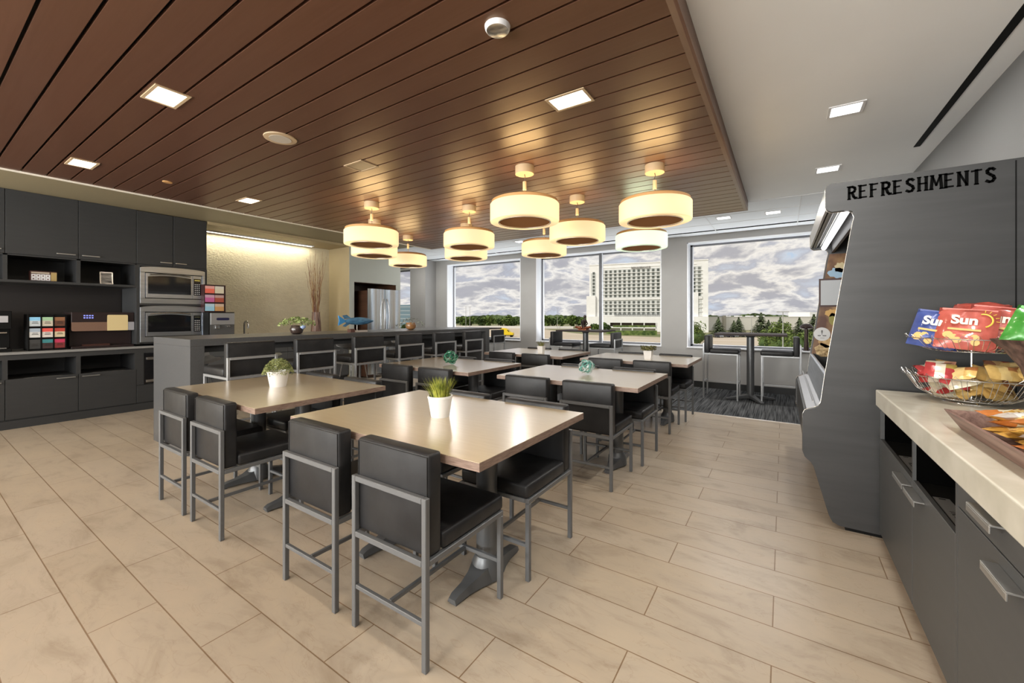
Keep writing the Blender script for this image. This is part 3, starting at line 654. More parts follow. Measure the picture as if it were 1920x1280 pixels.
stool = make_chair('bar_stool', 'x', 'bar stool', 'tall black stools along the grey island', sf=.81, ft=.99, top=1.125, W=.222, rearm=pmat('bright_metal_frame', (.36, .37, .38), .35, .5), stretch=.30)
ys = [1.895, 2.535, 3.225, 3.884, 4.565, 5.24]
ords = ['nearest the camera along the island', 'second from the near end of the island', 'third from the near end of the island', 'fourth from the near end of the island', 'fifth from the near end of the island', 'farthest from the camera at the far end of the island']
for i, y in enumerate(ys):
    if i == 0: stool.location = (-4.45, y, 0); stool.rotation_euler = (0, 0, PI/2); stool['label'] = 'tall black bar stool, '+ords[0]
    else: dup(stool, (-4.45, y, 0), PI/2, 'tall black bar stool, '+ords[i])
# shell stools on the kitchen side of the island
sh = thing('shell_stool', 'x', 'bar stool', (0, 0, 0), 0, 'curved stools on the kitchen side of the island')
b = MB(); rows = []
for i in range(9):
    a = -1+2*i/8
    rows.append([b.bm.verts.new((.21*a, yy, .80+.05*a*a+zz)) for yy, zz in ((-.24, .17), (-.22, .08), (-.16, .01), (0, -.01), (.14, 0), (.2, -.02))])
for A, B in zip(rows, rows[1:]):
    for j in range(5): b.bm.faces.new([A[j], A[j+1], B[j+1], B[j]])
bmesh.ops.solidify(b.bm, geom=b.bm.faces[:], thickness=.02)
b.build('seat', pmat('shell_grey', (.10, .10, .10), .3), sh, smooth=True)
for sx in (-1, 1):
    for sy in (-1, 1): MB().tube([(sx*.10, sy*.10, .78), (sx*.20, sy*.20, 0)], .008, 6).build('leg', chrome, sh)
MB().tube([(.155, .155, .28), (-.155, .155, .28), (-.155, -.155, .28), (.155, -.155, .28)], .007, 6, closed=True).build('foot_ring', chrome, sh)
for i, y in enumerate([2.1, 2.85, 3.6, 4.35, 5.1]):
    lab = 'curved grey shell stool behind the island, '+['nearest the microwaves', 'facing the tap', 'in the middle of the row', 'fourth along the row', 'closest to the fridge'][i]
    if i == 0: sh.location = (-6.12, y, 0); sh.rotation_euler = (0, 0, -PI/2); sh['label'] = lab
    else: dup(sh, (-6.12, y, 0), -PI/2, lab)

# bar tables by the windows
def bar_table():
    r = thing('bar_table', 'x', 'bar table', (0, 0, 0), 0, 'bar height tables by the windows')
    MB().box(-.5, .5, -.35, .35, 1.055, 1.085).build('tabletop', bartop_m, r, bevel=.003)
    MB().lathe([(.055, .07), (.055, 1.02), (.09, 1.055)], 0, 0, 24).build('column', column_m, r, smooth=True)
    b = MB()
    for a in (0, PI/2, PI, 3*PI/2):
        M = Euler((0, 0, a+.5)).to_matrix().to_4x4()
        vs = [[b.bm.verts.new(M @ Vector((xx, s_*hw, zz))) for s_, zz in ((-1, z0), (-1, z1), (1, z1), (1, z0))] for xx, hw, z0, z1 in ((0, .05, .03, .10), (.12, .04, .03, .075), (.38, .025, .004, .03))]
        for A, B in zip(vs, vs[1:]):
            for j in range(4): b.bm.faces.new([A[j], A[(j+1) % 4], B[(j+1) % 4], B[j]])
        b.bm.faces.new(vs[-1]); b.bm.faces.new(vs[0][::-1])
    b.build('base', column_m, r, bevel=.003, bseg=1)
    return r
bt = bar_table(); BT = [(-.45, 7.74), (-3.36, 7.8), (-6.22, 7.85)]
BL = ['dark topped bar table in front of the right window', 'dark topped bar table with the bronze figure before the middle window', 'dark topped bar table partly hidden behind the far end of the island']
for i, (x, y) in enumerate(BT):
    if i == 0: bt.location = (x, y, 0); bt['label'] = BL[0]
    else: dup(bt, (x, y, 0), 0, BL[i])
    for s in (-1, 1):
        nm = ['the right window bar table', 'the bar table with the bronze figure', 'the bar table behind the island'][i]
        xx = x+s*(.41 if i == 0 else .44)
        yy = y-.03
        dup(stool, (xx, yy, 0), -PI/2 if s < 0 else PI/2, 'black bar stool on the %s of %s' % ('left' if s < 0 else 'right', nm), 'black stools at the window bar tables')
for o in [q for q in C.objects if q.get('group') == 'black stools at the window bar tables']:
    o.scale = (1.0, 1.0, .93)

# ================================================================== PENDANTS
def make_pendant(glow, label):
    r = thing('pendant_lamp', label, 'lamp', (0, 0, 2.80), 0, 'drum pendant lamps below the wood ceiling')
    R = .33
    MB().lathe([(.088, -.075), (.09, -.07), (.09, 0)], n=28).build('canopy', canopy_m, r, smooth=True)
    MB().tube([(0, 0, -.075), (.006, 0, -.10), (-.004, 0, -.13), (0, 0, -.15)], .004, 6).tube([(0, 0, -.21), (.004, .0, -.25), (.01, 0, -.285), (0, 0, -.34)], .004, 6).build('cord', pmat('cord', (.1, .07, .05), .5) if 'cord' not in MATS else MATS['cord'], r)
    MB().lathe([(.018, -.225), (.018, -.145)], n=14).build('cord_grip', canopy_m, r, smooth=True)
    b = MB()
    for a in (.3, 2.4, 4.5): b.tube([(0, 0, -.22), (math.cos(a)*.25, math.sin(a)*.25, -.335)], .0007, 4)
    b.build('suspension_wires', frame_m, r)
    MB().lathe([(R-.014, -.368), (R-.014, -.336), (R-.03, -.328), (.03, -.326)], n=56).build('shade_cap', lamptop, r, smooth=True)
    sh_ = MB().lathe([(R-.085, -.528), (R-.02, -.540), (R-.004, -.535), (R, -.52), (R, -.372), (R-.008, -.362)], n=64, cap=False).build('shade', glow, r, smooth=True)
    MB().lathe([(R-.088, -.540), (R-.078, -.540), (R-.078, -.500), (R-.088, -.500)], n=56, cap=False).build('rim', chrome, r, smooth=True)
    MB().lathe([(R-.085, -.532), (.001, -.532)], n=48, cap=False).build('bottom_disc', lampdisc, r)
    return r
PEND = [(-2.07, 3.35, 'pendant lamp hanging lowest left of the two front ones, over the middle tables'), (-1.02, 4.0, 'rightmost large pendant lamp, above the greenish one'), (-2.06, 4.53, 'pendant lamp hanging between the two largest pendants'),
        (-2.95, 5.32, 'small pendant lamp in front of the pier between the windows'), (-3.42, 4.16, 'upper pendant lamp of the middle overlapping pair'), (-4.13, 4.95, 'lower pendant lamp of the middle overlapping pair'),
        (-4.34, 3.35, 'upper pendant lamp of the left overlapping pair'), (-5.10, 3.99, 'lower pendant lamp of the left overlapping pair'), (-5.60, 5.10, 'small single pendant lamp before the narrow left window')]
pn = make_pendant(lampglow, 'warm '+PEND[0][2]); pn.location = (PEND[0][0], PEND[0][1], 2.80)
for x, y, l in PEND[1:]: dup(pn, (x, y, 2.80), random.uniform(0, .5), 'warm '+l)
pg = make_pendant(lampglow_g, 'pale greenish pendant lamp in front of the hotel view'); pg.location = (-1.57, 5.47, 2.80)

for x, y, l in PEND+[(-1.57, 5.47, '')]:
    d = bpy.data.lights.new('pendant_uplight', 'AREA'); d.shape = 'DISK'; d.size = .42; d.energy = 3.4; d.color = (1, .72, .36) if l else (.8, 1, .75)
    o = bpy.data.objects.new('pendant_uplight', d); o.location = (x, y, 2.80-.312); o.rotation_euler = (PI, 0, 0); C.objects.link(o)

# ================================================================== CEILING FITTINGS
def downlight(x, y, z, mat, label, hx=.12, hy=.075, group='recessed square downlights'):
    r = thing('downlight', label, 'light', (x, y, z), 0, group)
    f = MB(); o_ = .018
    f.box(-hx-o_, hx+o_, -hy-o_, -hy, -.006, 0).box(-hx-o_, hx+o_, hy, hy+o_, -.006, 0).box(-hx-o_, -hx, -hy, hy, -.006, 0).box(hx, hx+o_, -hy, hy, -.006, 0)
    f.build('frame', canopy_m if z < 2.85 else white_m, r)
    MB().box(-hx, hx, -hy, hy, -.003, 0).build('lens', mat, r)
    return r
wl = ['recessed light in the wood ceiling, large one at the upper left', 'recessed light in the wood ceiling above the big pendants', 'recessed light in the wood ceiling at the far left by the cabinets', 'small recessed light in the wood ceiling near the cream wall']
for (x, y), l in zip(WOOD_DOWN, wl): downlight(x, y, 2.80, lens_m, l)
wl = ['recessed light in the white ceiling, larger of the two on the right', 'recessed light in the white ceiling just above the machine top', 'small recessed light in the tile ceiling, right of the wood corner', 'small recessed light in the tile ceiling below the wood corner',
      'tiny recessed tile ceiling light above the middle window', 'tiny recessed tile ceiling light behind the middle pendants', 'tiny recessed tile ceiling light above the left window', 'tiny recessed tile ceiling light by the grey pillar']
for (x, y), l in zip(WHITE_DOWN, wl): downlight(x, y, ZC, lensw_m, l, .09, .085)
w = thing('ceiling_vent', 'unlit square recessed fitting in the wood ceiling', 'vent', (-3.36, 2.475, 2.80))
f = MB(); f.box(-.13, .13, -.1, -.08, -.006, 0).box(-.13, .13, .08, .1, -.006, 0).box(-.13, -.11, -.08, .08, -.006, 0).box(.11, .13, -.08, .08, -.006, 0); f.build('frame', canopy_m, w)
MB().box(-.11, .11, -.08, .08, -.002, 0).build('baffle', pmat('vent_tan', (.3, .22, .13), .4), w)
w = thing('ceiling_speaker', 'round white speaker grille in the wood ceiling', 'speaker', (-3.38, 1.73, 2.80))
MB().lathe([(.10, -.008), (.118, -.006), (.12, 0)], n=36).build('rim', canopy_m, w, smooth=True)
MB().lathe([(.001, -.0095), (.08, -.0095), (.08, -.008)], n=36, cap=False).build('grille', pmat('grille', (.45, .4, .33), .7), w)
w = thing('smoke_detector', 'round chrome fitting near the top of the wood ceiling', 'smoke detector', (-1.18, 1.655, 2.80))
MB().lathe([(.055, -.022), (.062, -.012), (.064, 0)], n=32).build('housing', white_m, w, smooth=True)
MB().lathe([(.001, -.025), (.05, -.025), (.054, -.022)], n=32, cap=False).build('cover', chrome, w, smooth=True)
for (x, y), l in (((-5.49, 1.63), 'small round sprinkler cover in the wood ceiling, at the left'), ((-1.33, 4.9), 'small round sprinkler cover behind the rightmost pendant')):
    tag(MB().lathe([(.001, -.006), (.04, -.006), (.045, 0)], n=24, cap=False).build('sprinkler_cover', lamptop, smooth=True), l, 'sprinkler', 'sprinkler covers').location = (x, y, 2.80)

# ================================================================== SNACK MACHINE (open merchandiser)
steel_dark = noisy(pmat('dark_brushed_steel', (.12, .12, .12), .38, .5), (.058, .059, .06), (.068, .069, .07), (1, 1, 9), 2)
PROF = [(1.155, 2.222), (.255, 2.222), (.235, 2.212), (.228, 2.19), (.228, 2.08), (.238, 2.055), (.26, 2.042), (.345, 2.042), (.365, 2.03), (.375, 2.0), (.36, 1.92), (.226, .977),
        (.205, .80), (.192, .775), (.17, .762), (.14, .752), (.118, .738), (.107, .71), (.106, .47), (.118, .435), (.15, .405), (.165, .38), (.245, .08), (.265, .04), (.30, .025), (1.155, .02)]
w = thing('snack_merchandiser', 'large dark steel refreshments merchandiser with a sloping open front', 'snack machine', (0, 0, 0))
MB().prism(PROF, 'y', 3.352, 3.392).build('side_panel', steel_dark, w)
MB().prism(PROF, 'y', 5.21, 5.25).build('side_panel', steel_dark, w)
b = MB(); b.box(1.045, 1.05, 3.349, 3.352, .03, 2.21); b.build('panel_seam', black_m, w)
edge = [(x, 3.392, z) for x, z in PROF[1:-1]]; MB().tube(edge, .0022, 6).build('edge_trim', chrome, w, smooth=True); MB().tube([(x, 5.21, z) for x, z in PROF[1:-1]], .0022, 6).build('edge_trim', chrome, w, smooth=True)
h_ = MB(); h_.box(.229, .243, 3.392, 5.21, 2.06, 2.20); h_.build('canopy_front', pmat('canopy_grey', (.45, .46, .46), .35), w)
h_ = MB(); h_.box(.243, 1.15, 3.392, 5.21, 2.20, 2.22).box(.243, .40, 3.392, 5.21, 2.09, 2.10).box(.40, .42, 3.392, 5.21, 2.0, 2.2); h_.build('canopy', dark_m, w)
MB().tube([(.34, 3.40, 2.055), (.34, 5.19, 2.055)], .022, 12).build('light_tube', pmat('lit_tube', (1, 1, 1), .5, emis=(1, 1, 1), es=2.2), w, smooth=True)
MB().tube([(.268, 3.40, 2.072), (.268, 5.19, 2.072)], .018, 12).build('light_tube', pmat('unlit_tube', (.14, .14, .14), .4), w, smooth=True)
MB().tube([(.305, 3.40, 2.068), (.305, 5.19, 2.068)], .005, 8).build('rail', chrome, w)
mural = noisy(pmat('mural_print', (.2, .1, .06), .25), (.10, .045, .03), (.42, .26, .12), (3, 1, 2.2), 1.7, 3, lo=.42, hi=.72)
ins = [(x+.012 if i > 0 else x, z) for i, (x, z) in enumerate(PROF[9:12])]
MB().prism([(.40, 1.99), (.385, 1.99), (.372, 1.92), (.24, .985), (.95, .985), (.95, 1.99)], 'y', 5.203, 5.209).build('mural', mural, w)
# things printed on the mural
MB().box(.30, .50, 5.197, 5.2025, 1.46, 1.745).build('notice_frame', pmat('notice_brown', (.05, .02, .015), .4), w)
MB().box(.315, .49, 5.194, 5.197, 1.478, 1.728).build('notice_sheet', pmat('notice_white', (.42, .44, .46), .4), w)
MR = lambda x, y, z: Matrix.Translation((x, y, z)) @ Euler((PI/2, 0, 0)).to_matrix().to_4x4()
stk = MB().lathe([(.001, 0), (.068, 0), (.068, .002)], n=32, M=MR(.325, 5.2005, 1.185)).build('round_sticker', pmat('sticker_grey', (.55, .55, .55), .4), w)
sm = MB(); sm.box(.318, .332, 5.195, 5.198, 1.20, 1.225).box(.322, .328, 5.195, 5.198, 1.18, 1.20).box(.290, .315, 5.195, 5.198, 1.165, 1.175).box(.33, .36, 5.195, 5.198, 1.165, 1.175).box(.31, .345, 5.195, 5.198, 1.145, 1.148)
sm.build('sticker_mark', pmat('mark_grey', (.12, .12, .12), .5), w)
def blob(cx, cz, rx, rz_, col, nm, k=18, wob=.18):
    pts = []
    for i in range(k):
        a = 2*PI*i/k; q = 1+random.uniform(-wob, wob); pts.append((cx+rx*q*math.cos(a), cz+rz_*q*math.sin(a)))
    MB().prism(pts, 'y', 5.2005, 5.2028).build(nm, col, w)
blob(.455, 1.80, .075, .05, pmat('print_blue', (.28, .42, .55), .3), 'blue_print'); blob(.475, 1.85, .05, .05, pmat('print_cream', (.5, .42, .25), .3), 'cream_print')
blob(.40, 1.40, .05, .035, pmat('print_gold', (.55, .33, .10), .3), 'gold_print'); blob(.41, 1.34, .03, .06, pmat('print_green', (.25, .22, .05), .3), 'green_print', wob=.05)
blob(.33, 1.02, .07, .07, noisy(pmat('print_food', (.5, .35, .15), .3), (.2, .12, .04), (.65, .48, .25), nscale=35), 'food_print'); blob(.36, 1.10, .06, .05, noisy(pmat('print_food2', (.5, .35, .15), .3), (.3, .17, .06), (.60, .42, .2), nscale=25), 'food_print')
MB().prism([(.238, .985), (.228, .977), (.205, .79), (.225, .79), (.25, .985)], 'y', 3.392, 5.21).build('front_guard', steel, w)
MB().prism([(.225, .80), (.215, .782), (.13, .745), (.125, .728), (.30, .728), (.30, .80)], 'y', 3.392, 5.21).build('front_ledge', chrome, w)
MB().tube([(.165, 3.40, .80), (.165, 5.20, .80)], .004, 6).build('guard_rail', chrome, w)
MB().prism([(.118, .725), (.118, .47), (.16, .40), (.25, .09), (1.1, .09), (1.1, .725)], 'y', 3.392, 5.21).build('lower_body', steel_dark, w)
MB().box(.33, 1.12, 3.37, 5.2, 0, .09).build('plinth', black_m, w)
MB().box(1.10, 1.15, 3.392, 5.21, .09, 2.2).build('back_panel', dark_m, w)
for z in (1.0, 1.3, 1.6, 1.85): MB().box(.62, 1.10, 3.394, 5.19, z, z+.02).build('shelf', chrome, w)
# REFRESHMENTS in cut letters with small serifs
SEG = {
 'R': [[(.14, 0), (.14, 1)], [(.14, .96), (.45, .97), (.66, .88), (.70, .74), (.62, .58), (.40, .50), (.14, .50)], [(.42, .50), (.56, .18), (.70, .05), (.86, .06)]],
 'E': [[(.14, 0), (.14, 1)], [(.14, .95), (.70, .97)], [(.14, .52), (.56, .54)], [(.14, .05), (.72, .05)]],
 'F': [[(.14, 0), (.14, 1)], [(.14, .95), (.70, .97)], [(.14, .52), (.56, .54)]],
 'S': [[(.70, .86), (.55, .96), (.34, .96), (.18, .84), (.20, .68), (.40, .55), (.62, .42), (.70, .24), (.56, .07), (.34, .04), (.12, .14)]],
 'H': [[(.14, 0), (.14, 1)], [(.72, 0), (.72, 1)], [(.14, .52), (.72, .52)]],
 'M': [[(.10, 0), (.20, 1)], [(.20, .97), (.50, .25)], [(.50, .25), (.82, .97)], [(.82, 1), (.92, 0)]],
 'N': [[(.14, 0), (.14, 1)], [(.14, .97), (.72, .05)], [(.72, 0), (.72, 1)]],
 'T': [[(.42, 0), (.42, 1)], [(.06, .93), (.78, .97)]]}
SERIF = {'R': [(.14, 0), (.10, 1)], 'E': [(.10, 0), (.10, 1)], 'F': [(.14, 0), (.10, 1)], 'S': [], 'H': [(.14, 0), (.14, 1), (.72, 0), (.72, 1)], 'M': [(.10, 0), (.92, 0), (.16, 1), (.86, 1)], 'N': [(.14, 0), (.12, 1), (.72, 1)], 'T': [(.42, 0)]}
lm = MB(); word = 'REFRESHMENTS'; cw = .0535; chh = .079
for i, chx in enumerate(word):
    ox = .340+i*cw+(0 if i < 8 else .004); oz = 2.108
    def put(p, q, wd):
        a = Vector((p[0]*cw*.98, p[1]*chh)); b2 = Vector((q[0]*cw*.98, q[1]*chh)); d = (b2-a)
        if d.length < 1e-6: return
        d.normalize(); nrm = Vector((-d.y, d.x))*wd/2; a = a-d*wd*.25; b2 = b2+d*wd*.25
        poly = [(ox+v.x, oz+v.y) for v in (a+nrm, a-nrm, b2-nrm, b2+nrm)]; lm.prism(poly, 'y', 3.3495-.00002*i, 3.352)
    for st in SEG[chx]:
        for p, q in zip(st, st[1:]): put(p, q, .0138 if abs(p[0]-q[0]) < .2 or chx in 'SR' else .0092)
    for sx_, sz_ in SERIF[chx]:
        put((sx_-.15, sz_), (sx_+.15, sz_), .0068)
lm.build('lettering', pmat('letter_black', (.004, .004, .004), 1.0, spec=0), w)

# ================================================================== SNACK COUNTER
tag(MB().box(.46, 1.165, -1.4, 3.25, .835, .93).build('snack_worktop', counter_m, bevel=.006, bseg=3), 'thick cream worktop carrying the snack baskets on the right', 'countertop')
def lhandle(parent, y0, y1, z, x):
    m = MB(); m.box(x-.035, x, y0, y1, z-.003, z+.003).box(x-.035, x-.031, y0, y1, z-.022, z-.003)
    return m.build('handle', handle_m, parent, bevel=.001, bseg=1)
CXF = .49
w = thing('trash_cabinet', 'dark grey cabinet with open slot and recycling plates beside the merchandiser', 'cabinet', (0, 0, 0))
b = MB(); b.box(CXF+.0, 1.16, 1.985, 2.005, .05, .834).box(CXF, 1.16, 3.31, 3.335, .05, .834).box(CXF+.02, 1.16, 2.005, 3.31, .05, .60).box(1.10, 1.16, 2.005, 3.31, .60, .834).box(CXF, CXF+.02, 2.005, 3.31, .822, .834)
b.build('body', cab2_m, w)
MB().box(CXF+.012, 1.10, 2.558, 2.577, .622, .822).build('divider', void_m, w)  # divider faces coloured black for the shade inside the slot
MB().box(CXF+.0, CXF+.012, 2.56, 2.575, .622, .822).build('divider_edge', cab2_m, w)
MB().box(CXF+.02, 1.10, 3.30, 3.3095, .62, .83).build('slot_shade_sheet', void_m, w)  # black sheets added on the slot ends, shade put in as colour
MB().box(CXF+.02, 1.10, 2.0055, 2.012, .62, .83).build('slot_shade_sheet', void_m, w)
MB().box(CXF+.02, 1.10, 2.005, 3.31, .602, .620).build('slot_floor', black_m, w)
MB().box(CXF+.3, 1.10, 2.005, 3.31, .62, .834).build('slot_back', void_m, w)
MB().box(CXF+.03, 1.16, 1.985, 3.335, 0, .05).build('toe_kick', toe_m, w)
for a, c, hy in ((2.005, 2.568, (2.37, 2.555)), (2.572, 3.31, (2.585, 2.775))):
    d = MB().box(CXF, CXF+.019, a+.002, c-.002, .052, .625).build('door', cab2_m, w, bevel=.0015, bseg=1); lhandle(d, hy[0], hy[1], .588, CXF)
for y0, txt in ((2.02, 'TRASH'), (2.62, 'RECYCLE')):
    p = MB(); p.box(.515, .565, y0, y0+.36, .620, .6225); pp = p.build('sign_plate', pmat('plate'+txt, (.30, .30, .30), .4, .6), w)
    q = MB(); q.box(.53, .55, y0+.012, y0+.02, .6225, .6232).box(.53, .55, y0+.34, y0+.348, .6225, .6232); q.build('plate_slots', black_m, pp)
    text_obj('plate_text', txt, .034, black_m, pp, (.54, y0+.17, .6228), (0, 0, -PI/2), .0003)
for i, (a, c) in enumerate(((1.49, 1.985), (.95, 1.49))):
    w = thing('drawer_cabinet', 'dark grey drawer cabinet under the cream worktop, %s' % ['next to the recycling cabinet', 'cut by the right edge of the photo'][i], 'cabinet', (0, 0, 0), 0, 'cabinets under the snack counter')
    MB().box(CXF+.02, 1.16, a, c, .05, .834).build('body', cab2_m, w); MB().box(CXF+.03, 1.16, a, c, 0, .05).build('toe_kick', toe_m, w)
    d = MB().box(CXF, CXF+.019, a+.002, c-.002, .732, .832).build('drawer', cab2_m, w, bevel=.0015, bseg=1); lhandle(d, c-.375, c-.21, .812, CXF)
    d = MB().box(CXF, CXF+.019, a+.002, c-.002, .052, .727).build('door', cab2_m, w, bevel=.0015, bseg=1); lhandle(d, c-.475, c-.315, .69, CXF)

# wire basket stand
BX, BY, BZ = .79, 3.0, .93
w = thing('wire_basket_stand', 'two tier chrome wire basket stand holding snacks on the cream worktop', 'basket', (BX, BY, BZ))
MB().tube([(0, 0, .02), (0, 0, .45)], .005, 8).build('pole', chrome, w)
def bowl(z0, z1, r0, r1, n):
    b = MB(); b.tube([(r1*math.cos(a), r1*math.sin(a), z1-.012) for a in [2*PI*i/48 for i in range(48)]], .0022, 6, closed=True)
    for rr_ in (r0, r0*.55): b.tube([(rr_*math.cos(a), rr_*math.sin(a), z0) for a in [2*PI*i/32 for i in range(32)]], .0022, 6, closed=True)
    for i in range(n):
        a0 = 2*PI*i/n; a1 = a0+2*PI/n*.62; am = (a0+a1)/2
        def P(a, r, z): return (r*math.cos(a), r*math.sin(a), z)
        b.tube([P(am, r0*.5, z0), P(a0+(am-a0)*.3, r0, z0), P(a0, (r0+r1)/2, z0+(z1-z0)*.28), P(a0, r1-.015, z1-.02), P(am, r1+.004, z1+.004), P(a1, r1-.015, z1-.02), P(a1, (r0+r1)/2, z0+(z1-z0)*.28), P(a1-(a1-am)*.3, r0, z0), P(am, r0*.5, z0)], .0013, 5)
    return b
bowl(.025, .15, .14, .256, 30).build('lower_bowl', chrome, w, smooth=True)
bowl(.265, .34, .15, .24, 28).build('upper_bowl', chrome, w, smooth=True)
MB().tube([(.10*math.cos(a), .10*math.sin(a), .004) for a in [2*PI*i/24 for i in range(24)]], .004, 6, closed=True).tube([(.1, 0, .004), (0, 0, .025), (-.1, 0, .004)], .003, 5).tube([(0, .1, .004), (0, 0, .025), (0, -.1, .004)], .003, 5).build('base_ring', chrome, w)

def pillow(mb, wd, ht, th, nx=8, nz=8, crimp=True):
    """flow-wrapped bag standing in the x-z plane, facing -y"""
    g = {}
    for sd in (-1, 1):
        for i in range(nx+1):
            for j in range(nz+1):
                u, v = i/nx*2-1, j/nz*2-1
                t_ = (max(0, 1-abs(u)**3))**.6*(max(0, 1-abs(v)**4))**.6
                if sd == 1 and (abs(u) == 1 or abs(v) == 1): g[(sd, i, j)] = g[(-1, i, j)]; continue
                wx = math.sin(v*9+u*4)*.006*th/.05*t_
                g[(sd, i, j)] = mb.bm.verts.new((u*wd/2*(1-.03*t_), sd*(th/2*t_+wx)+.0005*sd, v*ht/2))
    fs = []
    for sd in (-1, 1):
        for i in range(nx):
            for j in range(nz):
                q = [g[(sd, i, j)], g[(sd, i+1, j)], g[(sd, i+1, j+1)], g[(sd, i, j+1)]]
                if len(set(q)) < 3: continue
                try: fs.append(mb.bm.faces.new(q))
                except ValueError: pass
    mb._tag(fs); return mb
def bag(label, col, loc, rot, wd=.19, ht=.20, text='Sun', low=(.62, .40, .14), name='chip_bag', group='chip bags in the upper basket'):
    r = thing(name, label, 'snack bag', loc, 0, group, rot=rot)
    m = pmat('bag_'+label[:12], col, .28, .1, coat=.3)
    noisy(m, col, tuple(min(1, v*1.35+.02) for v in col), nscale=16, world=False, bump=.3)
    pillow(MB(), wd, ht, .06).build('bag', m, r, smooth=True)
    MB().box(-wd/2*.9, wd/2*.9, -.006, .006, ht/2-.012, ht/2-.002).build('top_seal', pmat('seal_'+label[:12], tuple(min(1, v*1.5+.1) for v in col), .3, .4), r)
    if text:
        text_obj('bag_lettering', text, .062, pmat('bagtext'+label[:8], (.82, .78, .62), .4), r, (-.008, -.0375, .030), (PI/2, 0, 0), .0012, offs=.0022)
        b = MB(); pts = [(.052+.030*math.cos(a), -.034, .036+.034*math.sin(a)) for a in [math.radians(k) for k in range(-70, 120, 15)]]; b.tube(pts, .0035, 6)
        for k in range(0, 110, 22): a = math.radians(k); b.tube([(.052+.040*math.cos(a), -.032, .036+.044*math.sin(a)), (.052+.052*math.cos(a), -.029, .036+.056*math.sin(a))], .0016, 4)
        b.build('sun_emblem', pmat('sun_yellow'+label[:6], (.75, .52, .08), .4), r)
        b = MB(); b.box(-.06, .05, -.036, -.030, -.022, -.012)
        for k in range(7): q = random.uniform(-.06, .06); zc = random.uniform(-.085, -.04); b.lathe([(.001, -.004), (.016, -.003), (.016, .003), (.001, .004)], n=8, M=Matrix.Translation((q, -.027, zc)) @ Euler((PI/2+.2, .3, 0)).to_matrix().to_4x4())
        b.build('chip_picture', pmat('chipcol'+label[:6], low, .5), r)
    return r
bag('blue chip bag behind the red ones in the upper basket', (.035, .06, .22), (.655, 2.955, 1.30), (-.35, .18, -.45))
bag('red chip bag at the front left of the upper basket', (.36, .07, .05), (.745, 2.90, 1.305), (-.42, .10, -.30), .205, .215)
bag('red chip bag at the right of the upper basket, partly covered', (.34, .065, .05), (.86, 2.935, 1.315), (-.40, .16, -.28), .205, .215)
bag('red chip bag lying flat on top at the back of the upper basket', (.38, .06, .04), (.83, 3.06, 1.385), (-1.15, .05, -.4), .20, .2, text=None)
bag('green chip bag leaning at the right side of the upper basket', (.03, .18, .02), (.945, 2.87, 1.285), (-.5, .3, -.5), .16, .19, text=None)

# small wrapped snacks: a few kinds, copied
def wrap_mesh(nm, cols, wd, ht, th):
    b = MB(); pillow(b, wd, ht, th, 6, 6)
    b.bm.faces.ensure_lookup_table()
    for f in b.bm.faces:
        c = f.calc_center_median(); f.material_index = 1 if abs(c.x) < wd*.2 else (2 if c.z > ht*.12 and c.x > 0 else 0)
    ms = []
    for i, c in enumerate(cols):
        m = pmat(nm+str(i), c, .25, .2); noisy(m, c, tuple(min(1, v*1.3) for v in c), nscale=25, world=False, bump=.2); ms.append(m)
    return b.mesh(nm, ms, smooth=True)
WR = [('red', wrap_mesh('wr_red', [(.34, .04, .04), (.55, .48, .38), (.3, .22, .06)], .11, .085, .022)), ('cream', wrap_mesh('wr_cream', [(.55, .50, .36), (.62, .58, .46), (.5, .25, .16)], .12, .085, .022)),
      ('gold', wrap_mesh('wr_gold', [(.50, .33, .11), (.55, .40, .17), (.30, .12, .04)], .12, .08, .022)), ('brown', wrap_mesh('wr_brown', [(.22, .09, .045), (.45, .28, .12), (.3, .05, .03)], .12, .075, .02))]
def snack(kind, loc, rot, label, group, sc=1):
    o = bpy.data.objects.new('snack_packet', WR[kind][1]); C.objects.link(o); o.location = loc; o.rotation_euler = rot; o.scale = (sc, sc, sc)
    tag(o, label, 'snack packet', group)
rs = random.Random(3)
LB = ['red and white snack packet on the left side of the lower wire basket', 'cream striped snack packet heaped in the lower wire basket', 'golden tan snack packet heaped in the lower wire basket', 'brown snack packet at the right side of the lower wire basket']
for i in range(50):
    ly = 0 if i < 14 else (1 if i < 32 else 2)
    a = rs.uniform(0, 2*PI); rr_ = (.115, .175, .195)[ly]*math.sqrt(rs.random()); X = BX+rr_*math.cos(a); Y = BY+rr_*math.sin(a)
    z = BZ+(.055, .095, .135)[ly]+rs.uniform(0, .02)+(ly > 0)*.03*(rr_/.19)**2
    side = (X-BX)*.83+(Y-BY)*.2
    kd = 0 if side < -.09 else (1 if side < -.03 and rs.random() < .8 else (2 if side < .08 else 3))
    if kd == 3 and rs.random() < .4: kd = 2
    snack(kd, (X, Y, z), (rs.uniform(-1.3, -.5), rs.uniform(-.4, .4), rs.uniform(-1.0, .8)), LB[kd], 'snack packets in the lower wire basket')
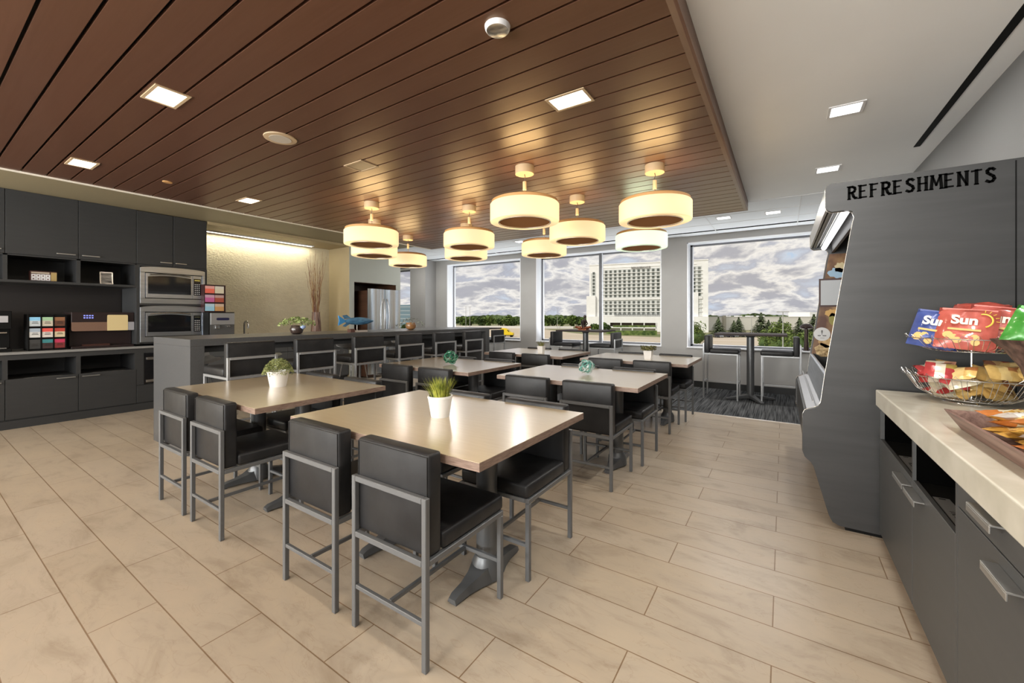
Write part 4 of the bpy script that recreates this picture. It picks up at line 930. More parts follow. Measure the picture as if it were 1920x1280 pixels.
# wooden tray
w = thing('wooden_tray', 'long flared wooden tray of snack bars at the right edge of the worktop', 'tray', (0, 0, .93))
x0, x1, y0, y1 = .575, .86, 1.42, 2.29
def wall(a, b_, c, d_, th):
    m = MB(); m.bm; A = [Vector(v) for v in (a, b_, c, d_)]; T = Vector(th)
    v = [m.bm.verts.new(q) for q in A]+[m.bm.verts.new(q+T) for q in A]
    for q in [(0, 1, 2, 3), (7, 6, 5, 4), (0, 4, 5, 1), (1, 5, 6, 2), (2, 6, 7, 3), (3, 7, 4, 0)]: m.bm.faces.new([v[k] for k in q])
    return m.build('side_board', traywood, w)
fl = .042; H = .07
wall((x0, y0, .001), (x0, y1, .001), (x0-fl, y1+fl*.6, H), (x0-fl, y0-fl*.6, H), (.010, 0, 0))
wall((x1, y0, .001), (x1, y1, .001), (x1+fl, y1+fl*.6, H), (x1+fl, y0-fl*.6, H), (-.010, 0, 0))
wall((x0, y1, .001), (x1, y1, .001), (x1+fl, y1+fl*.6, H), (x0-fl, y1+fl*.6, H), (0, -.010, 0))
wall((x0, y0, .001), (x1, y0, .001), (x1+fl, y0-fl*.6, H), (x0-fl, y0-fl*.6, H), (0, .010, 0))
MB().box(x0, x1, y0, y1, .001, .010).build('tray_base', traywood, w)
BR = [wrap_mesh('bar_orange', [(.50, .17, .04), (.62, .55, .4), (.45, .06, .03)], .17, .05, .02), wrap_mesh('bar_gold', [(.52, .30, .06), (.65, .5, .22), (.3, .1, .03)], .16, .05, .022), wrap_mesh('bar_red', [(.6, .03, .03), (.7, .2, .15), (.2, .02, .02)], .15, .05, .02), wrap_mesh('bar_blue', [(.04, .10, .35), (.45, .5, .6), (.02, .03, .08)], .13, .06, .02), wrap_mesh('bar_silver', [(.55, .5, .45), (.75, .73, .7), (.3, .12, .05)], .15, .045, .02)]
BLb = ['orange wrapped snack bar in the wooden tray', 'golden wrapped snack bar in the wooden tray', 'bright red wrapped snack bar in the wooden tray', 'blue wrapped snack bar at the far end of the wooden tray', 'silver edged snack bar in the wooden tray']
yy = 2.22; i = 0
while yy > 1.45:
    for lay in range(3):
        kd = rs.choice([0, 1, 1, 4, 1]) if yy < 2.15 else rs.choice([0, 1, 4])
        X = rs.uniform(.65, .79)
        if X > .72 and yy > 2.08 and rs.random() < .75: kd = 3
        if X > .68 and 1.8 < yy < 1.98 and lay == 2: kd = 2
        o = bpy.data.objects.new('snack_bar', BR[kd]); C.objects.link(o); o.location = (X, yy+rs.uniform(-.02, .02), .93+.040+lay*.024+rs.uniform(0, .01))
        o.rotation_euler = (-PI/2+rs.uniform(-.3, .3), rs.uniform(-.12, .12), 0); o.rotation_mode = 'XYZ'
        o.rotation_euler = Euler((-PI/2+rs.uniform(-.25, .25), 0, rs.uniform(-.1, .9)), 'XYZ')
        tag(o, BLb[kd], 'snack bar', 'snack bars in the wooden tray'); i += 1
    yy -= .028
# brown goblet basket with a green bag
w = thing('goblet_basket', 'dark brown flared basket cut by the right edge beside the wire basket', 'basket', (.84, 2.495, .93))
MB().lathe([(.06, 0), (.055, .012), (.022, .03), (.020, .10), (.028, .16), (.05, .235), (.09, .30), (.122, .335), (.128, .345), (.118, .34), (.085, .305), (.04, .235), (.01, .17)], n=28).build('basket', noisy(pmat('goblet_brown', (.07, .035, .028), .5), (.04, .02, .015), (.14, .08, .06), (30, 30, 4), 1.5, bump=.4), w, smooth=True)
tag(bag('green snack bag standing in the brown flared basket', (.03, .19, .02), (.84, 2.49, 1.31), (-.25, .35, -.3), .17, .17, text=None, group='bags in the brown basket'), None)

# ================================================================== TABLE DECOR
def spikes(nb, r0, H, sp, wd, n_seg=4, rnd=random):
    b = MB()
    for i in range(nb):
        a = rnd.uniform(0, 2*PI); r = r0*math.sqrt(rnd.random()); h = H*rnd.uniform(.55, 1); lean = sp*(r/r0)**1.2*rnd.uniform(.5, 1.3); a2 = a+rnd.uniform(-.5, .5)
        px, py = r*math.cos(a), r*math.sin(a); tx, ty = -math.sin(a2)*wd, math.cos(a2)*wd; prev = None
        for k in range(n_seg+1):
            f = k/n_seg; q = 1-f**1.5*.97; c = Vector((px+math.cos(a2)*lean*f**1.6, py+math.sin(a2)*lean*f**1.6, h*f))
            cur = (b.bm.verts.new(c+Vector((tx, ty, 0))*q), b.bm.verts.new(c-Vector((tx, ty, 0))*q))
            if prev: b.bm.faces.new([prev[0], prev[1], cur[1], cur[0]])
            prev = cur
    return b
def leaves(n, fn, size, flat=.5, rnd=random, shape='leaf'):
    b = MB()
    for i in range(n):
        c = Vector(fn(i)); s = size*rnd.uniform(.6, 1.3); M = Euler((rnd.uniform(-1.2, 1.2), rnd.uniform(-1.2, 1.2), rnd.uniform(0, 6.28))).to_matrix()
        b.bm.faces.new([b.bm.verts.new(c+M @ Vector(p)*s) for p in ((0, -.5, 0), (.28*flat*2, 0, .08), (0, .5, 0), (-.28*flat*2, 0, .08))])
    return b
def green(name, a, b_, nscale=12, rough=.55): return noisy(pmat(name, a, rough), a, b_, nscale=nscale, world=False)
def pot(parent, rt, rb, h, n=32, mat=pot_m, rim=True):
    rot = Matrix.Rotation(PI/4, 4, 'Z') if n == 4 else None
    k = 1.25 if n == 4 else 1
    pr = [(rb*k, 0), (rb*k*1.02, .004), (rt*k*.97, h*.9), (rt*k, h*.9) if rim else (rt*k*.97, h*.9), (rt*k, h), (rt*k*.88, h), (rt*k*.85, h*.8)]
    MB().lathe(pr, n=n, M=rot).build('pot', mat, parent, smooth=(n > 4), angle=50)
    MB().lathe([(.001, h*.86), (rt*k*.86, h*.86)], n=n, cap=False, M=rot).build('soil', soil_m, parent)
w = thing('potted_grass', 'white round pot with spiky yellow green grass on the front table', 'plant', (-1.612, 1.705, TOP), 0, 'table plants')
pot(w, .070, .050, .118); o = spikes(320, .05, .125, .055, .0028).build('grass', green('spiky_grass', (.10, .14, .015), (.45, .46, .07), 20), w); o.location.z = .10
w = thing('potted_herb', 'white round pot with bushy trailing herbs on the table beside the island', 'plant', (-3.385, 1.715, TOP), 0, 'table plants')
pot(w, .080, .058, .125)
def herb(i):
    a = random.uniform(0, 2*PI); r = .112*math.sqrt(random.random()); return (r*math.cos(a), r*math.sin(a), .125+.10*math.sqrt(max(0, 1-(r/.114)**2))*random.random()**.4-.035*(r/.11)**3)
leaves(1700, herb, .013).build('foliage', green('herb_green', (.10, .13, .03), (.36, .38, .15), 30), w)
w = thing('potted_succulent', 'small square white pot with a spiky succulent on the back left table', 'plant', (-3.03, 5.38, TOP), 0, 'table plants')
pot(w, .052, .040, .115, 4, rim=False); o = spikes(60, .03, .10, .07, .006).build('leaves', green('succulent', (.08, .10, .03), (.34, .32, .12), 20), w); o.location.z = .10
w = thing('potted_succulent', 'small square white pot with dark leafed plant on the back right table', 'plant', (-1.47, 5.45, TOP), 0, 'table plants')
pot(w, .060, .045, .115, 4, rim=False)
leaves(420, lambda i: (lambda a, r: (r*math.cos(a), r*math.sin(a), .12+.05*random.random()))(random.uniform(0, 6.28), .10*math.sqrt(random.random())), .03).build('foliage', green('dark_plant', (.03, .035, .025), (.26, .24, .08), 30), w)
def knot(loc, R, m1, m2, label):
    r = thing('glass_knot', label, 'ornament', loc, 0, 'glass knot ornaments')
    for k in range(6):
        M = Euler((k*1.1, k*.7+.3, k*2.0)).to_matrix(); pts = []
        for i in range(40):
            a = 2*PI*i/40; q = R*.78*(1+.16*math.sin(3*a+k)); v = M @ Vector((q*math.cos(a), q*math.sin(a), R*.25*math.sin(2*a+k))); v.z += R
            v.z = max(v.z, .007); pts.append(v)
        MB().tube(pts, .0062, 8, closed=True).build('glass_ribbon', m1 if k % 2 else m2, r, smooth=True)
    return r
gteal = pmat('teal_glass', (.25, .62, .55), .05, trans=.75, ior=1.45); gclear = pmat('clear_glass', (.85, .95, .93), .05, trans=.85, ior=1.45)
ggreen = pmat('green_glass', (.01, .16, .08), .06, trans=.35, ior=1.45); gamber = pmat('amber_glass', (.35, .22, .06), .06, trans=.4, ior=1.45)
knot((-3.20, 3.56, TOP), .088, ggreen, pmat('green_glass_pale', (.15, .38, .26), .05, trans=.5), 'dark green glass knot on the middle left table')
knot((-1.57, 3.67, TOP), .078, gteal, gclear, 'pale teal glass knot on the middle right table')
# island ornaments
IT = 1.14
w = thing('plant_bowl', 'dark glass bowl of trailing green leaves on the near half of the island', 'plant', (-5.15, 2.84, IT), 0, 'plant bowls on the island')
MB().lathe([(.04, 0), (.065, .015), (.08, .06), (.06, .11), (.055, .105), (.07, .05), (.02, .02)], n=24).build('bowl', pmat('bowl_dark', (.045, .03, .025), .15), w, smooth=True)
MB().lathe([(.001, -.03), (.03, -.012), (.035, 0), (.03, .018), (.001, .03)], .07, .04, 14, M=Matrix.Translation((0, 0, .09))).build('blue_ball', pmat('ball_blue', (.35, .45, .7), .15), w, smooth=True)
leaves(300, lambda i: (lambda a, r: (r*math.cos(a), r*math.sin(a)*1.1, .17-.45*r*r*4+.05*random.random()))(random.uniform(0, 6.28), .20*random.random()**.6), .035).build('foliage', green('bowl_leaves', (.10, .16, .03), (.42, .50, .20), 30), w)
w = thing('plant_bowl', 'amber round bowl with thin grey sprigs on the far half of the island', 'plant', (-5.15, 4.75, IT), 0, 'plant bowls on the island')
MB().lathe([(.03, 0), (.07, .02), (.088, .065), (.07, .12), (.062, .115), (.08, .06), (.02, .02)], n=24).build('bowl', pmat('bowl_amber', (.30, .15, .06), .2), w, smooth=True)
leaves(170, lambda i: (lambda a, r: (r*math.cos(a), r*math.sin(a), .15-2.0*r*r+.05*random.random()))(random.uniform(0, 6.28), .24*random.random()**.6), .03).build('foliage', green('sprigs', (.10, .12, .10), (.40, .42, .36), 30), w)
w = thing('fish_sculpture', 'blue wooden fish on a thin rod above the island', 'sculpture', (-5.12, 3.70, IT))
fish_m = noisy(pmat('fish_blue', (.05, .17, .32), .45), (.035, .12, .24), (.09, .25, .42), (10, 3, 10), 4)
MB().box(-.04, .04, -.13, -.06, 0, .045).build('block', pmat('block_brown', (.11, .05, .035), .5), w, bevel=.002)
MB().box(-.03, .03, -.055, .16, 0, .02).build('base_bar', pmat('bar_white', (.55, .5, .45), .5), w)
MB().tube([(0, .0, .02), (0, .0, .12)], .006, 8).build('rod', pmat('rod_white', (.7, .68, .65), .5), w)
Mf = Matrix.Translation((0, 0, .155)) @ Euler((-PI/2, 0, 0)).to_matrix().to_4x4() @ Matrix.Scale(.8, 4, (1, 0, 0))
MB().lathe([(.012, -.20), (.028, -.17), (.045, -.10), (.056, 0), (.055, .08), (.045, .16), (.028, .23), (.010, .275), (.001, .285)], n=20, M=Mf).build('body', fish_m, w, smooth=True)
fm = pmat('fin_blue', (.05, .28, .62), .45)
MB().prism([(-.18, .165), (-.30, .235), (-.285, .165), (-.30, .095), (-.18, .15)], 'x', -.008, .008).build('tail_fin', fm, w, bevel=.002, bseg=1)
MB().prism([(-.10, .20), (-.17, .245), (-.235, .235), (-.20, .185)], 'x', -.007, .007).build('back_fin', fish_m, w, bevel=.002, bseg=1)
MB().prism([(-.12, .115), (-.19, .075), (-.235, .09), (-.17, .13)], 'x', -.007, .007).build('belly_fin', fish_m, w, bevel=.002, bseg=1)
# bronze seated figure on the middle bar table
w = thing('figure_sculpture', 'bronze seated reading figure on the bar table before the middle window', 'sculpture', (-3.36, 7.72, 1.085))
bz = pmat('bronze_dark', (.035, .022, .018), .3, .5); bz2 = pmat('bronze_red', (.20, .06, .025), .3, .6)
def taper(mb, pts, rs_): 
    for (p, q), (a, b_) in zip(zip(pts, pts[1:]), zip(rs_, rs_[1:])): mb.tube([p, q], a, 10, r1=b_); mb.lathe([(.001, -b_), (b_*.7, -b_*.7), (b_, 0), (b_*.7, b_*.7), (.001, b_)], n=10, M=Matrix.Translation(q))
    return mb
m = MB(); taper(m, [(0, 0, .03), (-.01, 0, .10), (.0, 0, .17), (.01, 0, .215), (.015, 0, .24)], [.045, .035, .042, .016, .014]); m.lathe([(.001, -.035), (.024, -.022), (.03, 0), (.026, .02), (.001, .036)], n=14, M=Matrix.Translation((.02, 0, .27)))
taper(m, [(-.035, 0, .195), (-.07, .02, .13), (-.02, -.04, .08)], [.014, .011, .009]); taper(m, [(.04, 0, .195), (.085, -.02, .13), (.05, -.05, .08)], [.014, .011, .009])
m.build('torso', bz, w, smooth=True)
m = MB(); taper(m, [(-.03, 0, .035), (-.15, -.05, .06), (-.03, -.11, .03)], [.035, .024, .016]); taper(m, [(.03, 0, .035), (.15, -.05, .06), (.03, -.11, .03)], [.035, .024, .016]); m.box(-.09, .09, -.10, .06, 0, .02)
m.build('legs', bz2, w, smooth=True)
w = thing('mushroom_sculpture', 'dark brown mushroom shaped ornament on the right window sill', 'sculpture', (.33, 8.73, .768))
MB().lathe([(.05, 0), (.04, .03), (.028, .2), (.03, .38)], n=18).build('stem', bz, w, smooth=True)
MB().lathe([(.03, .37), (.10, .385), (.105, .40), (.08, .44), (.03, .465), (.001, .47)], n=24).build('cap', bz, w, smooth=True)

# ================================================================== OUTSIDE
G = -8.0
TH = YAW
def site(u, d):      # u: sideways slope seen in the photo, d: distance in metres along the view axis
    k = (u-960)/770
    return Vector((d*(-math.sin(TH)+k*math.cos(TH)), d*(math.cos(TH)+k*math.sin(TH)), G))
ground = MB().box(-900, 500, 12, 1200, G-.3, G-.02).build('ground', noisy(pmat('verge', (.22, .22, .12), .95), (.16, .19, .07), (.34, .29, .18), nscale=.06)); struct(ground)
rd = MB(); rd.prism([tuple(site(u, d)[:2]) for u, d in ((500, 55), (1700, 55), (1700, 178), (1240, 178), (1100, 205), (1000, 320), (700, 330), (500, 330))], 'z', G-.02, G)
road = rd.build('road', noisy(pmat('pale_concrete', (.56, .46, .34), .9), (.50, .41, .30), (.62, .52, .40), (.05, .4, 1), .6)); struct(road)
st = MB()
for d in (95, 118, 140, 160): a, b_ = site(850, d), site(1650, d*.97); n_ = (b_-a).normalized(); pq = Vector((-n_.y, n_.x, 0))*.25; st.prism([tuple((a-pq)[:2]), tuple((b_-pq)[:2]), tuple((b_+pq)[:2]), tuple((a+pq)[:2])], 'z', G, G+.02)
struct(st.build('lane_lines', pmat('lane_white', (.7, .66, .58), .8)))
lb = MB(); a, b_ = site(840, 318), site(1075, 300); n_ = (b_-a).normalized(); pq = Vector((-n_.y, n_.x, 0))*.4
lb.prism([tuple((a-pq)[:2]), tuple((b_-pq)[:2]), tuple((b_+pq)[:2]), tuple((a+pq)[:2])], 'z', G, G+1.8)
tag(lb.build('barrier_wall', pmat('barrier_white', (.72, .70, .66), .8)), 'long pale barrier wall between the highway and the far trees', 'wall')
# hotel
L0, R0 = site(1105, 262), site(1328, 235); ax = (R0-L0); HL = ax.length; ang = math.atan2(ax.y, ax.x)
w = thing('hotel_building', 'tall white hotel with a grid of dark windows beyond the highway', 'building', L0, ang)
hw_ = noisy(pmat('hotel_white', (.86, .85, .81), .8), (.84, .83, .79), (.90, .89, .86), nscale=.3); hg = pmat('hotel_grey', (.62, .63, .60), .8)
MB().box(0, HL, 0, 12, 0, 41.7).build('body', hw_, w)
MB().box(6.2, HL-3.4, -.12, 0, 9.6, 38.2).build('facade_panel', hg, w)
MB().box(1.0, 4.2, -.12, 0, 22, 36.5).build('facade_panel', hg, w)
pr = MB(); pr.box(-.1, HL+.1, -.3, 0, 41.3, 41.9).box(8, HL-6, -.25, 0, 39.2, 39.5)
for k in range(12):
    z = (36.9-2.17*k if k < 8 else 17.7-2.3*(k-8))-1.12; pr.box(5.9, HL-3.1, -.5, -.12, z-.16, z+.16)
pr.box(5.5, HL-3, -.5, 0, 19.2, 20.3)
pr.build('floor_bands', hw_, w)
MB().box(0, HL, -3.0, 0, 5.2, 9.0).box(0, 13, -3, 0, 0, 5.2).box(41, HL, -3, 0, 0, 5.2).build('podium', hw_, w)
MB().box(-1.5, 4.2, -1.6, 0, 0, 22).build('stair_tower', hw_, w)
MB().box(HL-8.2, HL-5.2, -.9, 0, 5, 23).build('stair_tower', hw_, w)
lv = MB()
for k in range(46): lv.box(16.0+k*.95, 16.4+k*.95, -.75, -.5, 9.2, 10.9)
lv.build('louvre_screen', pmat('louvre_grey', (.30, .31, .30), .7), w)
MB().box(13, 41, -.6, -.3, 3.0, 5.2).build('entrance', pmat('entrance_dark', (.07, .05, .035), .7), w)
MB().box(13, 41, -3.0, -.6, 1.9, 2.9).build('terrace', hw_, w)
for k in range(5): MB().box(13+k*6.8, 13.6+k*6.8, -3, -2.4, 0, 5.2).build('column', hw_, w)
wm = MB().box(-.72, .72, -.2, -.125, -.78, .78).mesh('hotel_window', [pmat('hotel_glass', (.10, .11, .10), .8, spec=.1)])
wm2 = MB().box(-.72, .72, -.2, -.125, -.78, .78).mesh('hotel_window', [pmat('hotel_glass_pale', (.22, .23, .21), .8, spec=.1)])
cnt = 0; rest = MB(); cc = []
for k in range(12):
    zc = 36.9-2.17*k if k < 8 else 17.7-2.3*(k-8)
    for c_ in range(21): cc.append((7.6+2.80*c_, zc))
    if k < 7: cc.append((2.6, zc-.6))
cc = [q for q in cc if q[0] < HL-3.6 and not (q[0] > HL-8.5 and q[1] < 21 and q[0] < HL-4.9)]
order = sorted(cc, key=lambda q: -q[0]); rr0 = random.Random(5)
for i, (x, z) in enumerate(order):
    if i < 100:
        o = bpy.data.objects.new('window', wm if rr0.random() < .6 else wm2); C.objects.link(o); o.parent = w; o.location = (x+.25, 0, z)
    else: rest.box(x-.47, x+.97, -.2, -.125, z-.78, z+.78)
tag(rest.build('windows', pmat('hotel_glass_rest', (.13, .14, .13), .8, spec=.1), w), kind='stuff')
text_obj('sign_lettering', 'RENAISSANCE', 1.75, pmat('sign_dark', (.09, .07, .06), .6), w, (31.5, -.55, 38.6), (PI/2, 0, 0), .1)
# low buildings
a, b_ = site(1322, 264), site(1565, 288); ax = b_-a
w = thing('warehouse', 'long low white warehouse beyond the right window', 'building', a, math.atan2(ax.y, ax.x)); WLn = ax.length
MB().box(0, WLn, 0, 22, 0, 8.7).build('body', pmat('warehouse_white', (.80, .77, .70), .8), w)
MB().box(-.1, WLn, -.1, 0, 8.3, 8.9).build('parapet', pmat('parapet', (.68, .66, .6), .8), w)
MB().box(13, 15, -1, 0, 0, 9.6).build('pilaster', pmat('pilaster', (.5, .46, .38), .8), w)
MB().box(WLn-18, WLn-2, 3, 20, 8.7, 12).build('roof_block', pmat('warehouse_white2', (.82, .82, .80), .8), w)
for k in range(4): MB().box(20+k*9, 23+k*9, 4, 8, 8.7, 9.5).build('roof_unit', white_m, w)
p = site(762, 300)
w = thing('office_building', 'glassy teal office block seen through the narrow left window', 'building', p, .3)
MB().box(-8, 8, -6, 6, 0, 17.3).build('body', pmat('office_glass', (.16, .24, .28), .25), w)
q = MB()
for k in range(6): q.box(-8.1, 8.1, -6.1, 6.1, 1.5+k*2.8, 2.1+k*2.8)
q.build('floor_bands', pmat('office_band', (.34, .40, .42), .5), w)
# truck
w = thing('truck', 'yellow semi truck cab driving on the highway left of the grey pier', 'truck', site(951, 183), .35)
yl = pmat('truck_yellow', (.80, .58, .02), .35)
MB().prism([(-3.0, .9), (1.0, .9), (2.9, .9), (2.9, 1.9), (1.4, 2.25), (.7, 3.2), (-.6, 3.9), (-3.0, 3.9)], 'y', -1.2, 1.2).build('cab', yl, w, bevel=.08)
MB().prism([(.78, 2.35), (1.28, 2.30), (.66, 3.12), (.2, 3.12)], 'y', -1.215, 1.215).build('window_glass', glassblk, w)
for x in (-2.6, -1.4, 2.0):
    MB().lathe([(.5, -.15), (.5, .15)], n=20, M=Matrix.Translation((x, -1.0, .5)) @ Euler((PI/2, 0, 0)).to_matrix().to_4x4()).build('wheel', black_m, w)
    MB().lathe([(.5, -.15), (.5, .15)], n=20, M=Matrix.Translation((x, 1.0, .5)) @ Euler((PI/2, 0, 0)).to_matrix().to_4x4()).build('wheel', black_m, w)
MB().box(-3.6, 2.9, -.9, .9, .55, .95).build('chassis', dark_m, w)
# cars
def car(name, mat):
    r = thing(name, 'x', 'car', (0, 0, 0), 0, 'cars parked before the warehouse')
    MB().prism([(-2.2, .35), (2.2, .35), (2.25, .8), (1.3, .95), (-2.1, 1.0)], 'y', -.85, .85).build('body', mat, r, bevel=.05, bseg=1)
    MB().prism([(-1.7, .95), (1.1, .95), (.5, 1.45), (-1.2, 1.45)], 'y', -.75, .75).build('cabin', pmat('car_glass', (.05, .06, .08), .1) if 'car_glass' not in MATS else MATS['car_glass'], r, bevel=.05, bseg=1)
    for x in (-1.4, 1.4):
        MB().tube([(x, -.88, .33), (x, -.65, .33)], .33, 12).build('wheel', black_m, r); MB().tube([(x, .65, .33), (x, .88, .33)], .33, 12).build('wheel', black_m, r)
    return r
cm = [car('parked_car', pmat('car_dark', (.03, .03, .04), .25)), car('parked_car', pmat('car_grey', (.25, .27, .3), .25)), car('parked_car', pmat('car_white', (.7, .7, .7), .25))]
cn = ['dark', 'grey', 'white']; us = [1343, 1350.5, 1361, 1370, 1379, 1389, 1397.5, 1418, 1428, 1436]; seen = set()
pos = ['leftmost of the parked row', 'second in the parked row', 'third in the parked row', 'fourth in the parked row', 'fifth in the parked row', 'sixth, just left of the bar table column', 'seventh, by the bar table column', 'just right of the bar table column', 'second right of the bar table column', 'rightmost of the parked row']
for i, u in enumerate(us):
    k = (0, 1, 0, 0, 1, 0, 2, 0, 1, 0)[i]; p = site(u, 178+i); lab = '%s car outside before the warehouse, %s' % (cn[k], pos[i])
    if k not in seen: seen.add(k); cm[k].location = p; cm[k].rotation_euler = (0, 0, 1.9); cm[k]['label'] = lab
    else: dup(cm[k], p, 1.9, lab)
# trees
bark = pmat('bark', (.10, .075, .05), .9)
def crown(seed, n, size, R, H, zb, layers=7):
    rnd = random.Random(seed); cl = [(rnd.uniform(-.55, .55)*R, rnd.uniform(-.55, .55)*R, zb+H*rnd.uniform(.2, .8), rnd.uniform(.35, .6)) for _ in range(layers)]+[(0, 0, zb+H*.5, .75)]
    def fn(i):
        c = cl[i % len(cl)]; v = Vector((rnd.gauss(0, 1), rnd.gauss(0, 1), rnd.gauss(0, 1))).normalized()*rnd.uniform(.75, 1.0)
        return (c[0]+v.x*R*c[3], c[1]+v.y*R*c[3], max(.3, c[2]+v.z*H*.5*c[3]))
    return leaves(n, fn, size, .9, rnd)
def core(seed, R, H, zb):
    rnd = random.Random(seed); b = MB(); bmesh.ops.create_icosphere(b.bm, subdivisions=2, radius=1)
    for v in b.bm.verts: v.co = Vector((v.co.x*R*.8, v.co.y*R*.8, zb+H*.5+v.co.z*H*.42))*1.0; v.co += Vector((rnd.uniform(-1, 1), rnd.uniform(-1, 1), rnd.uniform(-1, 1)))*R*.08
    return b
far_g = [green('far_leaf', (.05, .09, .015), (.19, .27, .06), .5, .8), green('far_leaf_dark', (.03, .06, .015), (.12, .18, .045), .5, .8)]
protos = []
for s_ in range(3):
    r = thing('broadleaf_tree', 'green broadleaf tree in the wood beyond the highway', 'tree', (0, 0, 0), 0, 'trees beyond the highway')
    b = crown(s_+1, 500, 1.5, 5.2, 8.5, 1.0); b.build('crown', far_g[s_ % 2], r); MB().tube([(0, 0, 0), (0, 0, 4)], .3, 6, r1=.2).build('trunk', bark, r); protos.append([r, False])
rt = random.Random(11); tl = []
for i in range(24):
    u = 848+i*12.2+rt.uniform(-3, 3); tl.append((u, 330+(i%2)*14, rt.uniform(.80, 1.05)))
tl += [(752, 330, 1.0), (760, 260, .5), (768, 262, .55), (776, 325, .9), (1112, 240, .55), (1118, 236, .5), (1128, 234, .6), (1137, 232, .55)]
for i, (u, d, s_) in enumerate(tl):
    pr_ = protos[i % 3]; p = site(u, d)
    if not pr_[1]: pr_[1] = True; pr_[0].location = p; pr_[0].scale = (s_,)*3; o = pr_[0]
    else: o = dup(pr_[0], p, rt.uniform(0, 6), scale=s_)
    if d < 270: o['label'] = 'small green tree close to the %s' % ('office block in the narrow left window' if u < 800 else 'foot of the hotel'); o['group'] = 'small trees by the buildings'
hl = MB(); top = []; rr1 = random.Random(2)
for side in range(2): pass
n_ = 240; prev = None
for i in range(n_+1):
    u = 640+i*(1000/n_); p = site(u, 520+30*math.sin(i*.3)); h_ = 9.2+1.2*math.sin(i*.21)+rr1.uniform(-.7, .9)+(1.6 if 1330 < u < 1500 else 0)
    q = site(u, 560); cur = [hl.bm.verts.new(p), hl.bm.verts.new((p.x, p.y, G+h_)), hl.bm.verts.new((q.x, q.y, G+h_*.95))]
    if prev: hl.bm.faces.new([prev[0], cur[0], cur[1], prev[1]]); hl.bm.faces.new([prev[1], cur[1], cur[2], prev[2]])
    prev = cur
tag(hl.build('distant_woods', noisy(pmat('woods', (.08, .12, .04), .9), (.05, .085, .03), (.17, .23, .08), nscale=.12)), 'continuous band of distant woods along the horizon', 'woods', kind='stuff')
def conifer(seed):
    r = thing('conifer_tree', 'x', 'tree', (0, 0, 0), 0, 'conifers before the warehouse'); rnd = random.Random(seed); b = MB()
    for k in range(14):
        f = k/13; z = .8+f*7.2; rad = 2.3*(1-f)**.8+.15
        for j in range(int(34*(1-f))+9):
            a = rnd.uniform(0, 6.28); l_ = rad*rnd.uniform(.7, 1.15); wd = .28; c, s2 = math.cos(a), math.sin(a)
            b.bm.faces.new([b.bm.verts.new(v) for v in ((-s2*wd, c*wd, z+.35), (s2*wd, -c*wd, z+.35), (c*l_+s2*wd*.6, s2*l_-c*wd*.6, z-.25), (c*l_*1.08, s2*l_*1.08, z-.5), (c*l_-s2*wd*.6, s2*l_+c*wd*.6, z-.25))])
    b.build('branches', green('conifer'+str(seed), (.045, .06, .03), (.15, .19, .09), .8, .8), r); MB().tube([(0, 0, 0), (0, 0, 7.5)], .2, 6, r1=.05).build('trunk', bark, r); return r
cf = conifer(1)
cl_ = [(1347, 200, 1.0, 'leftmost dark conifer before the warehouse'), (1376, 200, .82, 'shorter dark conifer of the pair left of the bar table column'), (1385, 203, 1.0, 'taller dark conifer of the pair left of the bar table column'), (1427, 200, 1.25, 'largest dark conifer, right of the bar table column'), (1441, 203, .85, 'small conifer right beside the largest one'), (1463, 200, 1.0, 'dark conifer above the leafy tree in the right window'), (1499, 185, 1.0, 'conifer behind the mushroom ornament'), (1526, 170, 1.15, 'conifer half hidden by the merchandiser')]
for i, (u, d, s_, l) in enumerate(cl_):
    if i == 0: cf.location = site(u, d); cf.scale = (s_*1.5, s_*1.5, s_*1.05); cf['label'] = l
    else: dup(cf, site(u, d), i*1.3, l, scale=(s_*1.5, s_*1.5, s_*1.05))
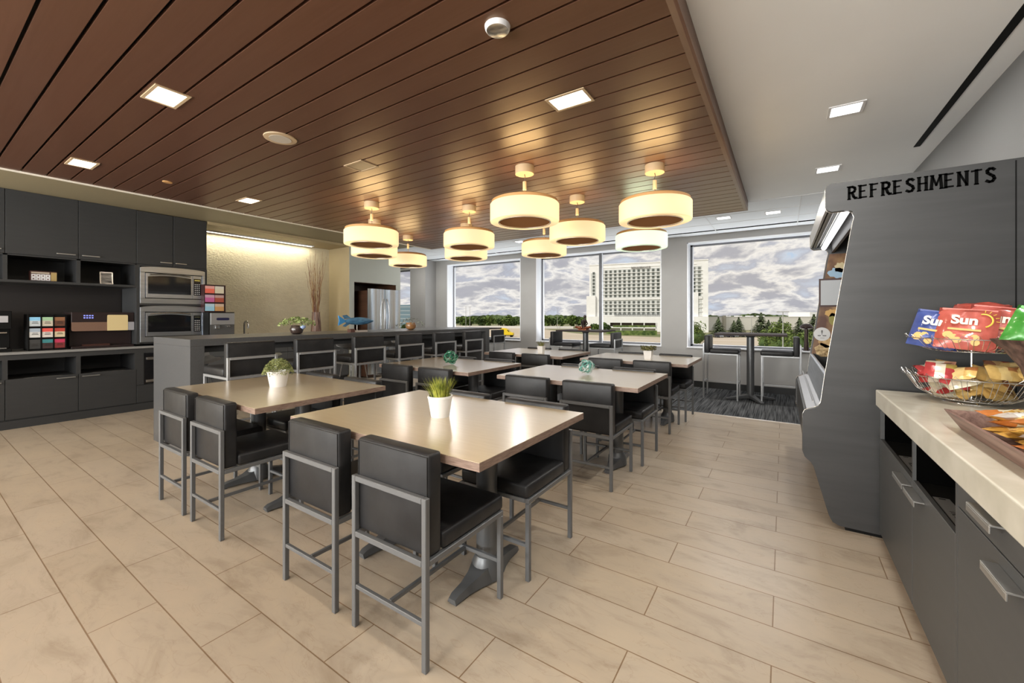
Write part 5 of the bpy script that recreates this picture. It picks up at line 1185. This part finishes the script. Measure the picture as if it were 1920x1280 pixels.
def near_tree(u, d, R, H, n, seed, label, size=.36):
    r = thing('leafy_tree', label, 'tree', site(u, d), 0, 'leafy trees near the building')
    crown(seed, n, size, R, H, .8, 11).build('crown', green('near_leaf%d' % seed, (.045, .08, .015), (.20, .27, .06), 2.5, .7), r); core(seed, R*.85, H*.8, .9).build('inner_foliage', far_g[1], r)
    MB().tube([(0, 0, 0), (.1, 0, H*.5)], .16, 8, r1=.08).build('trunk', bark, r)
near_tree(1307, 118, 3.0, 6.8, 1500, 21, 'leafy green tree at the left edge of the right window')
near_tree(1460, 82, 2.5, 7.3, 2400, 22, 'leafy green tree outside under the right end of the bar table')
near_tree(1497, 70, 2.6, 6.8, 2400, 23, 'large leafy green tree behind the right window bar stool')
near_tree(1432, 92, 1.4, 5.6, 900, 24, 'low leafy bush in front of the reddish car')
w = dup(cm[0], site(1437, 112), .4, 'dark reddish car half hidden by the leafy bush', 'cars near the building')
hd = MB(); 
for u0, u1, d0, z0, z1 in ((1150, 1228, 232, 3.0, 4.0), (1166, 1230, 200, 0, 2.2), (1138, 1166, 215, 0, 1.6)):
    a, b_ = site(u0, d0), site(u1, d0); n_ = (b_-a).normalized(); pq = Vector((-n_.y, n_.x, 0))*1.5; hd.prism([tuple((a-pq)[:2]), tuple((b_-pq)[:2]), tuple((b_+pq)[:2]), tuple((a+pq)[:2])], 'z', G+z0, G+z1)
tag(hd.build('hedge', green('hedge', (.05, .09, .02), (.20, .27, .07), .6, .9)), 'clipped green hedges in front of the hotel entrance', 'hedge', kind='stuff')
for u, d, H, l in ((873.5, 255, 15, 'tall thin light pole left of the other one in the left window'), (881, 240, 14.5, 'tall thin light pole beside a yellow sign in the left window'), (1045, 300, 15, 'thin light pole seen in the middle window'), (1468, 62, 10.0, 'tall light pole outside beside the leafy trees in the right window'), (1409, 190, 8.5, 'thin dark pole rising above the bar table column')):
    w = thing('light_pole', l, 'pole', site(u, d), 0, 'light poles outside')
    MB().tube([(0, 0, 0), (0, 0, H)], .16 if d > 100 else .10, 8, r1=.09 if d > 100 else .06).build('pole', pmat('pole_grey', (.4, .4, .38), .6) if 'pole_grey' not in MATS else MATS['pole_grey'], w)
    MB().tube([(-.8, 0, H), (.8, 0, H)], .08, 6).build('lamp_arm', MATS['pole_grey'], w)
